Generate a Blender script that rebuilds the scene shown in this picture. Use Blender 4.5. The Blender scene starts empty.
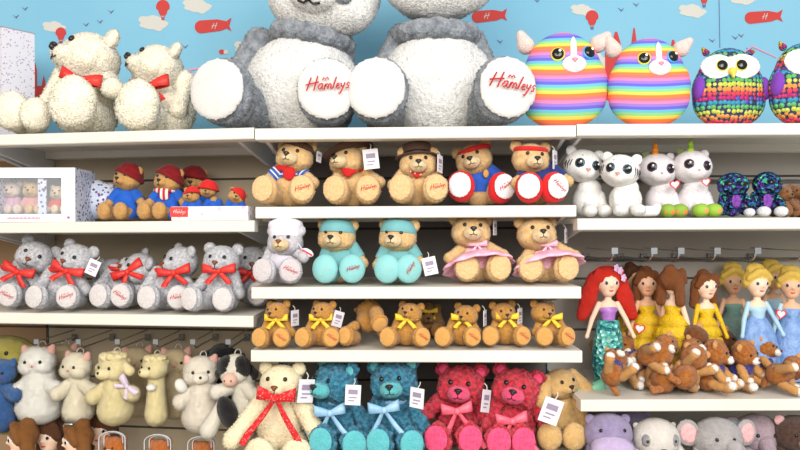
import bpy, bmesh, math, random
from mathutils import Vector, Euler, Matrix, noise
from mathutils.bvhtree import BVHTree
SC = bpy.context.scene
COL = SC.collection
R = math.radians
random.seed(7)

# ------------------------------------------------------------------ camera
F, D, HY, ZC, ROLL = 715.0, 2.2, 235.0, 1.5, R(0.25)
cam = bpy.data.cameras.new('camera')
cam.sensor_width = 36; cam.lens = F / 800 * 36; cam.shift_y = 10 / 800
camo = bpy.data.objects.new('camera', cam); COL.objects.link(camo)
camo.location = (0, -D, ZC)
camo.rotation_euler = (Matrix.Rotation(R(90), 3, 'X') @ Matrix.Rotation(-ROLL, 3, 'Z')).to_euler()
SC.camera = camo

def W(px, py, y=0.0):
    u, v = px - 400, py - 225
    u, v = u - ROLL * v, v + ROLL * u
    k = (D + y) / F
    return Vector((u * k, y, ZC + (10 - v) * k))
def S(y): return (D + y) / F
def front(px):
    if px < 255: return 0.04 + (255 - px) / 285 * 0.15
    if px < 577: return 0.04 * (577 - px) / 322
    return 0.0

# ------------------------------------------------------------------ materials
def lin(c):
    return tuple(((v / 255) / 12.92 if v / 255 <= .04045 else ((v / 255 + .055) / 1.055) ** 2.4) for v in c[:3]) + (1,)
MATS = {}
def mat(name, col, rough=.6, col2=None, nscale=12, bump=0, bscale=40, sheen=0, metal=0, lo=.35, hi=.65, spec=.5):
    if name in MATS: return MATS[name]
    m = bpy.data.materials.new(name); m.use_nodes = True
    nt = m.node_tree; b = nt.nodes['Principled BSDF']
    b.inputs['Base Color'].default_value = lin(col); b.inputs['Roughness'].default_value = rough
    b.inputs['Metallic'].default_value = metal; b.inputs['Sheen Weight'].default_value = sheen
    b.inputs['Specular IOR Level'].default_value = spec
    tc = nt.nodes.new('ShaderNodeTexCoord')
    if col2 is not None:
        n = nt.nodes.new('ShaderNodeTexNoise'); n.inputs['Scale'].default_value = nscale; n.inputs['Detail'].default_value = 3
        r = nt.nodes.new('ShaderNodeValToRGB')
        r.color_ramp.elements[0].position = lo; r.color_ramp.elements[1].position = hi
        r.color_ramp.elements[0].color = lin(col); r.color_ramp.elements[1].color = lin(col2)
        nt.links.new(tc.outputs['Object'], n.inputs['Vector']); nt.links.new(n.outputs['Fac'], r.inputs['Fac'])
        nt.links.new(r.outputs['Color'], b.inputs['Base Color'])
    if bump:
        n2 = nt.nodes.new('ShaderNodeTexNoise'); n2.inputs['Scale'].default_value = bscale; n2.inputs['Detail'].default_value = 2
        bp = nt.nodes.new('ShaderNodeBump'); bp.inputs['Strength'].default_value = bump; bp.inputs['Distance'].default_value = .02
        nt.links.new(tc.outputs['Object'], n2.inputs['Vector']); nt.links.new(n2.outputs['Fac'], bp.inputs['Height'])
        nt.links.new(bp.outputs['Normal'], b.inputs['Normal'])
    MATS[name] = m
    return m
def fur(name, col, col2=None, nscale=22, bump=.5):
    if col2 is None: col2 = tuple(min(255, int(v * 1.1 + 5)) for v in col)
    return mat('fur_' + name, col, .95, col2, nscale, bump, 70, .25, spec=.15)
def cloth(name, col, col2=None, nscale=8):
    if col2 is None: col2 = tuple(min(255, int(v * 1.07)) for v in col)
    return mat('cloth_' + name, col, .8, col2, nscale, .25, 90, .1, spec=.25)
def ramp_mat(name, colors, build, rough=.85, metal=0, bump=None, const=True, spec=.3):
    """colour ramp over a scalar made by build(nt, texcoord)"""
    m = bpy.data.materials.new(name); m.use_nodes = True
    nt = m.node_tree; b = nt.nodes['Principled BSDF']; b.inputs['Roughness'].default_value = rough; b.inputs['Metallic'].default_value = metal
    b.inputs['Specular IOR Level'].default_value = spec
    tc = nt.nodes.new('ShaderNodeTexCoord'); fac, hgt = build(nt, tc)
    r = nt.nodes.new('ShaderNodeValToRGB'); r.color_ramp.interpolation = 'CONSTANT' if const else 'LINEAR'
    e = r.color_ramp.elements
    n = len(colors)
    while len(e) < n: e.new(.5)
    for i, c in enumerate(colors): e[i].position = i / n; e[i].color = lin(c)
    nt.links.new(fac, r.inputs['Fac']); nt.links.new(r.outputs['Color'], b.inputs['Base Color'])
    if hgt is not None:
        bp = nt.nodes.new('ShaderNodeBump'); bp.inputs['Strength'].default_value = .6; bp.inputs['Distance'].default_value = .02
        nt.links.new(hgt, bp.inputs['Height']); nt.links.new(bp.outputs['Normal'], b.inputs['Normal'])
    return m
def mth(nt, op, a, b=None, c=None):
    n = nt.nodes.new('ShaderNodeMath'); n.operation = op
    for i, v in enumerate((a, b, c)):
        if v is None: continue
        if isinstance(v, (int, float)): n.inputs[i].default_value = v
        else: nt.links.new(v, n.inputs[i])
    return n.outputs[0]

# ------------------------------------------------------------------ objects
def link(name, data=None, parent=None, loc=(0, 0, 0), rot=(0, 0, 0), sc=(1, 1, 1)):
    o = bpy.data.objects.new(name, data); COL.objects.link(o)
    o.location = loc; o.rotation_euler = rot
    o.scale = sc if not isinstance(sc, (int, float)) else (sc, sc, sc)
    if parent is not None: o.parent = parent
    return o
def thing(name, label, cat, loc, sc=1.0, rot=(0, 0, 0), group=None):
    o = link(name, None, None, loc, rot, sc)
    o.empty_display_size = .05
    o['label'] = label; o['category'] = cat
    if group: o['group'] = group
    return o
def tagp(o, label, cat, group=None):
    o['label'] = label; o['category'] = cat
    if group: o['group'] = group
    return o
MESH, BVH, MM = {}, {}, {}
def withmat(key, *mats):
    k = (key,) + tuple(m.name for m in mats)
    if k not in MM:
        me = MESH[key].copy(); me.name = key
        for m in mats: me.materials.append(m)
        MM[k] = me
    return MM[k]
def part(parent, name, key, mats, loc=(0, 0, 0), rot=(0, 0, 0), sc=1.0):
    if not isinstance(mats, (tuple, list)): mats = (mats,)
    return link(name, withmat(key, *mats), parent, loc, rot, sc)
def surf(key, x, z, out=0.0):
    h = BVH[key].ray_cast(Vector((x, -3, z)), Vector((0, 1, 0)))
    if h[0] is None: return Vector((x, -.2, z)), Vector((0, -1, 0))
    return h[0] + h[1] * out, h[1]
def facing(n):
    """euler that turns local -Y to direction n"""
    return Vector((0, -1, 0)).rotation_difference(n).to_euler()

def save(key, bm, smooth=True, bvh=True):
    me = bpy.data.meshes.new(key)
    if bvh: BVH[key] = BVHTree.FromBMesh(bm)
    for f in bm.faces: f.smooth = smooth
    bm.to_mesh(me); bm.free(); MESH[key] = me
    return key
def E(c, r, rot=None): return ('e', c, r, rot)
def C(p0, p1, r0, r1): return ('c', p0, p1, r0, r1)
def mir(*ps):
    out = []
    for p in ps:
        out.append(p)
        if p[0] == 'e':
            ro = p[3]; out.append(('e', (-p[1][0],) + tuple(p[1][1:]), p[2], None if ro is None else (ro[0], -ro[1], -ro[2])))
        else: out.append(('c', (-p[1][0],) + tuple(p[1][1:]), (-p[2][0],) + tuple(p[2][1:]), p[3], p[4]))
    return out
def organic(key, prims, vox=.02, smooth=5, furh=0.0, lump=0.0, lfreq=9.0, sag=.5, cut=None, solid=0):
    if key in MESH: return key
    bm = bmesh.new()
    def ball(c, r, ro=None):
        M = Matrix.Translation(c) @ (Euler(ro).to_matrix().to_4x4() if ro else Matrix()) @ Matrix.Diagonal((r[0], r[1], r[2], 1))
        bmesh.ops.create_icosphere(bm, subdivisions=3, radius=1, matrix=M)
    for p in prims:
        if p[0] == 'e': ball(p[1], p[2], p[3])
        else:
            a, b = Vector(p[1]), Vector(p[2]); n = max(2, int((a - b).length / (min(p[3], p[4]) * .45)) + 1)
            for i in range(n + 1):
                t = i / n; r = p[3] * (1 - t) + p[4] * t; ball(a.lerp(b, t), (r, r, r))
    me = bpy.data.meshes.new('t'); bm.to_mesh(me); bm.free()
    o = bpy.data.objects.new('t', me); COL.objects.link(o)
    m = o.modifiers.new('r', 'REMESH'); m.mode = 'VOXEL'; m.voxel_size = vox
    m = o.modifiers.new('s', 'SMOOTH'); m.factor = .5; m.iterations = smooth
    dg = bpy.context.evaluated_depsgraph_get(); dg.update()
    ev = o.evaluated_get(dg); me2 = ev.to_mesh()
    bm = bmesh.new(); bm.from_mesh(me2); ev.to_mesh_clear()
    bpy.data.objects.remove(o); bpy.data.meshes.remove(me)
    bm.normal_update()
    rnd = random.Random(hash(len(bm.verts)))
    if cut:
        for (co, no) in cut:
            g = bm.verts[:] + bm.edges[:] + bm.faces[:]
            bmesh.ops.bisect_plane(bm, geom=g, plane_co=co, plane_no=no, clear_outer=True)
    if lump:
        for v in bm.verts:
            v.co += v.normal * lump * noise.noise(v.co * lfreq)
        bm.normal_update()
    BVH[key] = BVHTree.FromBMesh(bm)
    nrm = None
    if furh:
        res = bmesh.ops.poke(bm, faces=bm.faces[:], offset=0)
        bm.normal_update(); bm.verts.index_update()
        nrm = [v.normal.copy() for v in bm.verts]
        for v in res['verts']:
            v.co += v.normal * furh * rnd.uniform(.1, 1) + Vector((rnd.uniform(-.5, .5), rnd.uniform(-.5, .5), -sag * rnd.random())) * furh
    if solid:
        bmesh.ops.solidify(bm, geom=bm.faces[:], thickness=solid)
    save(key, bm, True, False)
    if nrm and not solid: MESH[key].normals_split_custom_set_from_vertices([tuple(n) for n in nrm])
    return key
def lathe(key, prof, n=32, wave=0, wn=9, closed=False):
    if key in MESH: return key
    bm = bmesh.new(); rings = []
    tot = len(prof) - 1
    for j, (r, z) in enumerate(prof):
        ring = []
        for i in range(n):
            a = 2 * math.pi * i / n
            rr = r * (1 + wave * (j / tot) * math.sin(wn * a + j * .3)) if wave else r
            ring.append(bm.verts.new((rr * math.cos(a), rr * math.sin(a), z)))
        rings.append(ring)
    for a, b in zip(rings, rings[1:]):
        for i in range(n): bm.faces.new((a[i], a[(i + 1) % n], b[(i + 1) % n], b[i]))
    bmesh.ops.remove_doubles(bm, verts=bm.verts[:], dist=1e-5)
    bmesh.ops.recalc_face_normals(bm, faces=bm.faces[:])
    return save(key, bm)
def add_box(bm, lo, hi, mi=0):
    M = Matrix.Translation([(a + b) / 2 for a, b in zip(lo, hi)]) @ Matrix.Diagonal([abs(b - a) for a, b in zip(lo, hi)] + [1])
    r = bmesh.ops.create_cube(bm, size=1, matrix=M)
    for f in set(f for v in r['verts'] for f in v.link_faces): f.material_index = mi
    return r['verts']
def add_tube(bm, pts, r, n=6, mi=0, closed=False):
    pts = [Vector(p) for p in pts]; rings = []
    for i, p in enumerate(pts):
        t = (pts[min(i + 1, len(pts) - 1)] - pts[max(i - 1, 0)])
        if closed: t = pts[(i + 1) % len(pts)] - pts[i - 1]
        t.normalize()
        a = t.orthogonal() if abs(t.y) > .95 else t.cross(Vector((0, 1, 0)))
        a.normalize(); b = t.cross(a); rr = r[i] if isinstance(r, (list, tuple)) else r
        rings.append([bm.verts.new(p + (a * math.cos(2 * math.pi * k / n) + b * math.sin(2 * math.pi * k / n)) * rr) for k in range(n)])
    m = len(rings)
    for i in range(m if closed else m - 1):
        A, B = rings[i], rings[(i + 1) % m]
        for k in range(n):
            f = bm.faces.new((A[k], A[(k + 1) % n], B[(k + 1) % n], B[k])); f.material_index = mi
    if not closed:
        for ring in (rings[0], rings[-1]):
            try: bm.faces.new(ring).material_index = mi
            except ValueError: pass
def add_strip(bm, pts, widths, wdir, th=.008, mi=0):
    a = Vector(wdir).normalized(); row = []
    for i, p in enumerate(pts):
        p = Vector(p); w = widths[i] if isinstance(widths, (list, tuple)) else widths
        t = Vector(pts[min(i + 1, len(pts) - 1)]) - Vector(pts[max(i - 1, 0)]); nn = t.cross(a); nn.normalize()
        row.append([bm.verts.new(p + a * w / 2 + nn * th / 2), bm.verts.new(p - a * w / 2 + nn * th / 2), bm.verts.new(p - a * w / 2 - nn * th / 2), bm.verts.new(p + a * w / 2 - nn * th / 2)])
    for A, B in zip(row, row[1:]):
        for k in range(4): bm.faces.new((A[k], A[(k + 1) % 4], B[(k + 1) % 4], B[k])).material_index = mi
    bm.faces.new(row[0]).material_index = mi; bm.faces.new(row[-1][::-1]).material_index = mi
def add_poly(bm, pts, y0, y1, mi=0):
    """polygon given in (x,z), as a plate from depth y0 (front) to y1"""
    a = [bm.verts.new((x, y0, z)) for x, z in pts]; b = [bm.verts.new((x, y1, z)) for x, z in pts]
    n = len(pts); fs = [bm.faces.new(a), bm.faces.new(b[::-1])]
    for i in range(n): fs.append(bm.faces.new((a[i], b[i], b[(i + 1) % n], a[(i + 1) % n])))
    for f in fs: f.material_index = mi
def circ(cx, cz, rx, rz=None, n=20, ph=0): 
    rz = rx if rz is None else rz
    return [(cx + rx * math.cos(2 * math.pi * i / n + ph), cz + rz * math.sin(2 * math.pi * i / n + ph)) for i in range(n)]

# shared colours
BLACK = mat('shiny_black', (14, 13, 14), .15)
NOSEB = mat('nose_black', (24, 20, 20), .35)
NOSEBR = mat('nose_brown', (120, 62, 22), .35)
RED = mat('satin_red', (206, 36, 32), .45, (222, 56, 46), 9, .2, 30)
YEL = mat('satin_yellow', (245, 196, 30), .45, (252, 212, 66), 9, .2, 30)
WHITE = mat('card_white', (226, 224, 230), .6)
PRINT = mat('card_print', (150, 136, 160), .6)
REDPRINT = mat('red_thread', (205, 42, 52), .6)
STRING = mat('tag_string', (220, 215, 205), .7)

# --------------------------------------------------------- lettering & bow & tags
HAM = [[(0, 0), (.35, 1.7)], [(.95, -.05), (1.2, 1.85)], [(-.25, .75), (.5, .9), (1.45, 1.05)],
       [(1.95, .8), (1.65, .75), (1.45, .35), (1.6, .05), (1.9, .3), (2.02, .8), (1.98, .1), (2.2, .05)],
       [(2.3, 0), (2.4, .75), (2.38, .4), (2.6, .78), (2.78, .6), (2.76, .05)], [(2.78, .5), (2.98, .78), (3.12, .6), (3.14, .05), (3.32, .12)],
       [(3.4, .05), (3.68, 1.6)], [(3.85, .35), (4.2, .5), (4.15, .75), (3.95, .7), (3.85, .3), (4, .05), (4.3, .15)],
       [(4.42, .78), (4.5, .32), (4.75, .32)], [(4.92, .82), (4.72, 0), (4.45, -.6), (4.22, -.5)],
       [(5.55, .72), (5.35, .82), (5.18, .6), (5.42, .4), (5.4, .1), (5.1, .05)],
       [(1.9, 1.3), (2.05, 1.6), (2.25, 1.35), (2.5, 1.6), (2.7, 1.3)]]
HAM = [[(x + .22 * z, z) for x, z in st] for st in HAM]
def lettering(key, strokes, w, r, x0, x1, bulge=0.0):
    """strokes scaled to width w, centred on the origin, raised thread on a slightly domed pad facing -Y"""
    if key in MESH: return key
    k = w / (x1 - x0); bm = bmesh.new()
    for s in strokes:
        pts = []
        for x, z in s:
            X, Z = (x - (x0 + x1) / 2) * k, (z - .6) * k
            pts.append((X, bulge * (X * X + Z * Z), Z))
        add_tube(bm, pts, r, 4)
    return save(key, bm)
lettering('script', HAM, 1.0, .017, -.25, 5.55, .12)
lettering('script_initial', HAM[:3], .5, .03, -.25, 1.45)

def bow(key, w=.2, h=.1, tail=.12, spread=.4, tw=.05):
    if key in MESH: return key
    bm = bmesh.new()
    for s in (-1, 1):
        pts, ws = [], []
        for i in range(13):
            a = math.pi * 2 * i / 12
            pts.append((s * w * .5 * (1 - math.cos(a)), -.035 * math.sin(a) - .01, .02 * (1 - math.cos(a))))
            ws.append(h * (.45 + .55 * (1 - math.cos(a)) / 2))
        add_strip(bm, pts, ws, (.0, 0, 1), .008)
        add_strip(bm, [(s * .01, -.015, -.01), (s * tail * spread * .5, -.035, -tail * .4), (s * tail * spread, -.03, -tail * .75), (s * tail * spread * 1.25, -.02, -tail)],
                  [tw * .6, tw * .9, tw, tw], (1, 0, .3 * s), .008)
    bmesh.ops.create_icosphere(bm, subdivisions=2, radius=1, matrix=Matrix.Translation((0, -.03, 0)) @ Matrix.Diagonal((.035, .03, .04, 1)))
    return save(key, bm)
bow('bow_std', .18, .11, .15, .6, .055)
bow('bow_long', .17, .12, .42, .5, .06)
bow('bow_wide', .22, .13, .17, .7, .08)
def torus(key, R0, r, flat=1.0, ry=1.0):
    if key in MESH: return key
    bm = bmesh.new()
    pts = [(R0 * math.cos(a), R0 * ry * math.sin(a), 0) for a in [2 * math.pi * i / 28 for i in range(28)]]
    rings = []
    for i in range(28):
        a = 2 * math.pi * i / 28
        rings.append([bm.verts.new(((R0 + r * math.cos(b)) * math.cos(a), (R0 + r * math.cos(b)) * ry * math.sin(a), r * flat * math.sin(b))) for b in [2 * math.pi * k / 8 for k in range(8)]])
    for i in range(28):
        A, B = rings[i], rings[(i + 1) % 28]
        for k in range(8): bm.faces.new((A[k], B[k], B[(k + 1) % 8], A[(k + 1) % 8]))
    return save(key, bm)
torus('neck_ring', .135, .022, 1.5)
torus('head_band', .235, .022, 1.6, .93)
def mk_tag():
    bm = bmesh.new()
    add_box(bm, (-.5, -.02, -.65), (.5, .02, .65), 0)
    add_box(bm, (-.3, -.035, .05), (.3, -.02, .35), 1); add_box(bm, (-.25, -.035, -.2), (.25, -.02, -.12), 1); add_box(bm, (-.3, -.035, -.4), (.1, -.02, -.33), 1)
    add_tube(bm, [(0, 0, .6), (.1, .1, .85), (.05, .25, 1.0)], .03, 5, 2)
    save('tag', bm, False)
    bm = bmesh.new()
    hp = []
    for i in range(24):
        t = 2 * math.pi * i / 24
        hp.append((16 * math.sin(t) ** 3 / 32, (13 * math.cos(t) - 5 * math.cos(2 * t) - 2 * math.cos(3 * t) - math.cos(4 * t)) / 32))
    add_poly(bm, hp, -.03, .03, 0)
    add_poly(bm, [(x * .72, z * .72) for x, z in hp], -.05, -.031, 1)
    save('heart_tag', bm, False)
mk_tag()

# --------------------------------------------------------- bear parts
def lib(k, vox=.02, furh=.016, lump=0.0, lfreq=9, sag=.5):
    """a set of bear part meshes with one kind of pile"""
    a = dict(vox=vox, furh=furh, lump=lump, lfreq=lfreq, sag=sag)
    organic(k + 'body', [E((0, 0, .25), (.215, .19, .25)), E((0, .01, .42), (.17, .15, .18)), C((0, 0, .5), (0, 0, .6), .11, .1)], **a)
    organic(k + 'head', [E((0, 0, 0), (.25, .22, .215)), *mir(E((.095, -.05, -.05), (.145, .135, .125))), E((0, -.165, -.05), (.115, .11, .085))], **a)
    organic(k + 'ear', [E((0, 0, .0), (.085, .045, .085)), E((0, -.02, -.05), (.05, .04, .05))], **{**a, 'vox': vox * .75})
    organic(k + 'arm', [C((0, 0, 0), (.0, -.02, -.27), .085, .075), E((0, -.03, -.29), (.085, .085, .08))], **a)
    organic(k + 'leg', [C((0, .02, 0), (0, -.25, 0), .125, .11), E((0, -.30, .025), (.15, .085, .165)), E((0, -.26, -.03), (.12, .12, .11))], **a)
    organic(k + 'muzzle', [E((0, -.02, 0), (.115, .085, .085)), E((0, -.07, .0), (.085, .06, .065))], vox * .75, 5, furh * .6)
lib('plush_')
lib('shag_', .015, .015, .012, 8, .6)
lib('curl_', .0145, .016, .034, 19, .2)
lib('pile_', .0125, .010, .006, 9, .4)
organic('pad', [E((0, 0, 0), (.125, .028, .14))], .014, 2, .003)
organic('nose', [E((0, 0, .012), (.044, .03, .022)), E((0, 0, -.012), (.022, .026, .02))], .006, 3)
organic('eye', [E((0, 0, 0), (.026, .018, .028))], .006, 2)
organic('inner_ear', [E((0, 0, 0), (.055, .02, .055))], .012, 3, .004)
def mk_mouth():
    bm = bmesh.new()
    add_tube(bm, [(0, 0, .03), (0, 0, -.012)], .005, 5)
    for s in (-1, 1): add_tube(bm, [(0, 0, -.012), (s * .02, .003, -.026), (s * .045, .01, -.02)], .005, 5)
    save('mouth', bm)
mk_mouth()
# clothes cut from slightly larger bodies
organic('shirt', [E((0, 0, .26), (.24, .215, .25)), E((0, .01, .42), (.2, .18, .19)), C((0, 0, .5), (0, 0, .56), .135, .13)], .02, 5, cut=[((0, 0, .585), (0, 0, 1)), ((0, 0, .2), (0, 0, -1))])
organic('crop_shirt', [E((0, 0, .26), (.24, .215, .25)), E((0, .01, .42), (.2, .18, .19)), C((0, 0, .5), (0, 0, .56), .135, .13)], .02, 5, cut=[((0, 0, .585), (0, 0, 1)), ((0, 0, .36), (0, -.35, -1))])
organic('sleeve', [C((0, 0, .02), (0, -.02, -.27), .108, .1)], .018, 4, cut=[((0, 0, -.2), (0, 0, -1))])
organic('short_sleeve', [C((0, 0, .02), (0, -.02, -.27), .108, .1)], .018, 4, cut=[((0, 0, -.12), (0, 0, -1))])
organic('smock', [E((0, 0, .25), (.25, .22, .26)), E((0, -.0, .44), (.185, .17, .19)), E((0, -.1, .12), (.26, .2, .12))], .02, 6, 0, .02, 7, cut=[((0, 0, .575), (0, 0, 1)), ((0, 0, .05), (0, 0, -1))])
organic('trouser', [C((0, .02, 0), (0, -.25, 0), .14, .13), E((0, -.30, .025), (.165, .095, .18)), E((0, -.26, -.03), (.135, .13, .12))], .02, 5)
organic('trainer', [E((0, -.30, .025), (.165, .1, .182)), E((0, -.24, -.02), (.145, .12, .14))], .02, 4, cut=[((0, -.19, 0), (0, 1, 0))])
# hats
lathe('beret', [(.0, .13), (.12, .125), (.22, .09), (.255, .04), (.22, .0), (.18, -.02), (.17, -.045)], 28)
lathe('wide_hat', [(0, .15), (.1, .155), (.16, .13), (.185, .06), (.2, .0), (.3, -.015), (.36, .02), (.365, .03), (.3, .0), (.19, .015)], 32, .02, 2)
lathe('top_hat', [(0, .2), (.215, .2), (.225, .19), (.205, .08), (.215, 0), (.33, -.01), (.335, .005), (.22, .015)], 32)
lathe('hat_ribbon', [(.212, .075), (.222, .07), (.226, .015), (.216, .01)], 32)
lathe('chef_hat', [(0, .26), (.15, .255), (.235, .21), (.245, .16), (.22, .12), (.225, .115), (.23, .0), (.222, -.01)], 36, .02, 12)
lathe('scrub_cap', [(0, .17), (.14, .165), (.22, .13), (.25, .05), (.258, -.02), (.25, -.03)], 30)
lathe('floppy_hat', [(0, .2), (.08, .2), (.15, .16), (.19, .08), (.21, .0), (.3, -.06), (.33, -.1), (.32, -.105), (.28, -.06), (.19, .0)], 32, .06, 5)
lathe('tutu', [(.17, .06), (.22, .05), (.33, .0), (.42, -.07), (.45, -.11), (.43, -.12), (.3, -.03), (.17, .03)], 72, .07, 11)
organic('scarf', [E((math.cos(a) * .15, math.sin(a) * .14, 0), (.05, .045, .045)) for a in [i * math.pi / 8 for i in range(16)]] + [E((.02, -.18, -.07), (.09, .025, .09))], .014, 4)
organic('bandana', [E((math.cos(a) * .15, math.sin(a) * .14, 0), (.045, .04, .035)) for a in [i * math.pi / 8 for i in range(16)]] + [E((0, -.17, -.03), (.11, .03, .05)), E((0, -.18, -.07), (.06, .025, .05))], .014, 4)

CREAMPAD = fur('cream_pad', (236, 222, 196), nscale=30)

class Toy: pass
def put(t, px, py, yl):
    """photo pixel at local depth yl -> toy's local coordinates"""
    w = W(px, py, t.y + yl * t.s)
    return (w - t.root.location) / t.s
def base_toy(name, label, cat, group, px, py, y, hpx):
    if px < 255: y += front(px)
    y += YADJ.get(label, 0)
    t = Toy(); t.y = y; t.s = hpx * S(y); t.px = px; t.py = py
    p = W(px, py, y)
    p.z = min(SHELFZ['left' if px < 255 else 'middle' if px < 577 else 'right'], key=lambda z: abs(z - p.z)) + .002
    t.root = thing(name, label, cat, p, t.s, group=group)
    return t
def face(t, h, k, nose=NOSEB, eye=BLACK, mouth=True, ex=.095, ez=.05, es=1.0, ns=1.0, muz=None, mname='plush_'):
    hk = k + 'head'
    if muz is not None:
        part(h, 'muzzle', mname + 'muzzle', muz, (0, -.2, -.06), (0, 0, 0), 1.05)
        part(h, 'nose', 'nose', nose, (0, -.335, -.025), (R(-10), 0, 0), ns)
        if mouth: part(h, 'mouth', 'mouth', NOSEB, (0, -.335, -.075))
    else:
        p, n = surf(hk, 0, -.035, .01); part(h, 'nose', 'nose', nose, p, (R(-15), 0, 0), ns)
        p, n = surf(hk, 0, -.09, .008)
        if mouth: part(h, 'mouth', 'mouth', NOSEB, p, (R(12), 0, 0))
    for s in (-1, 1):
        p, n = surf(hk, s * ex, ez, .012); part(h, 'eye', 'eye', eye, p, facing(n), es)
def bear(name, label, px, py, hpx, y, fm, head=None, hrot=(0, 0, 0), feet=(), fscale=1.0, arms=((20, 30), (20, 30)), k='plush_', cat='teddy bear',
         group=None, pad=None, script=False, hs=1.0, lean=(0, 0), nose=NOSEB, muz=None, earm=None, inner=None, ears=True, face_kw=None, legm=None, bw=1.1, script_on=(1,)):
    t = base_toy(name, label, cat, group, px, py, y, hpx); r = t.root; r.location.z += .016 * t.s
    brot = (R(lean[1]), R(lean[0]), 0)
    t.body = part(r, 'body', k + 'body', fm, (0, 0, .0), brot, (bw, 1, 1))
    hp = put(t, head[0], head[1], -.05) if head else Vector((0, -.04, .74))
    t.head = h = part(r, 'head', k + 'head', fm, hp, [R(a) for a in (-hrot[1] - 2, hrot[2], hrot[0])], hs)
    face(t, h, k, nose, muz=muz, mname=k, **(face_kw or {}))
    if ears:
        for s in (-1, 1):
            e = part(h, 'ear', k + 'ear', earm or fm, (s * .2, .03, .165), (0, R(s * 40), 0))
            if inner: part(h, 'inner_ear', 'inner_ear', inner, (s * .2, -.015, .165), (0, R(s * 40), 0))
    t.arms = []
    sh = Vector((.165, -.03, .5)); bm_ = Euler(brot).to_matrix()
    for s, a in zip((-1, 1), arms):
        # a = (outward deg, forward deg)
        o = part(r, 'arm', k + 'arm', fm, bm_ @ Vector((s * sh.x, sh.y, sh.z)), (R(-a[1]), R(-s * a[0]), 0)); t.arms.append(o)
    t.legs, t.pads = [], []
    fm2 = legm or fm
    for i, f in enumerate(feet):
        fx, fy = f[0], f[1]; yaw = f[2] if len(f) > 2 else (-14 if i == 0 else 14)
        fs = fscale * (f[3] if len(f) > 3 else 1.0)
        p = put(t, fx, fy, -.42)
        # foot centre is local (0,-.30,.02) of the leg mesh
        rot = Euler((R(f[4] if len(f) > 4 else -4), 0, R(yaw)))
        p.z = max(p.z, .166 * fs + .022)
        off = rot.to_matrix() @ Vector((0, -.34 * fs, .02 * fs))
        l = part(r, 'leg', k + 'leg', fm2, p - off, rot, fs); t.legs.append(l)
        if pad is not None:
            pd = part(l, 'foot_pad', 'pad', pad, (0, -.382 - (.008 if k == 'curl_' else 0), .025), (0, 0, 0), (1.08, 1, 1.08)); t.pads.append(pd)
            if script and i in script_on: 
                part(l, 'embroidery', 'script', REDPRINT, (0, -.412, .03), (0, R(script if not isinstance(script, bool) else 0), 0), .19)
    return t
def swing_tag(t, px, py, w=.16, rot=(0, 0, 0), yl=-.3, label=None):
    return part(t.root, 'swing_tag', 'tag', (WHITE, PRINT, STRING), put(t, px, py, yl), [R(a) for a in rot], w * .8)
def neck_bow(t, m, key='bow_std', px=None, rot=0, sc=1.0, z=.535, y=-.2, ring=True):
    p = put(t, px[0], px[1], y) if px else Vector((0, y, z))
    b = part(t.root, 'bow', key, m, p, (R(-8), R(rot), 0), sc)
    if ring: part(t.root, 'neck_ribbon', 'neck_ring', m, (0, -.0, .56), (R(12), 0, 0), 1.0)
    return b

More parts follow.
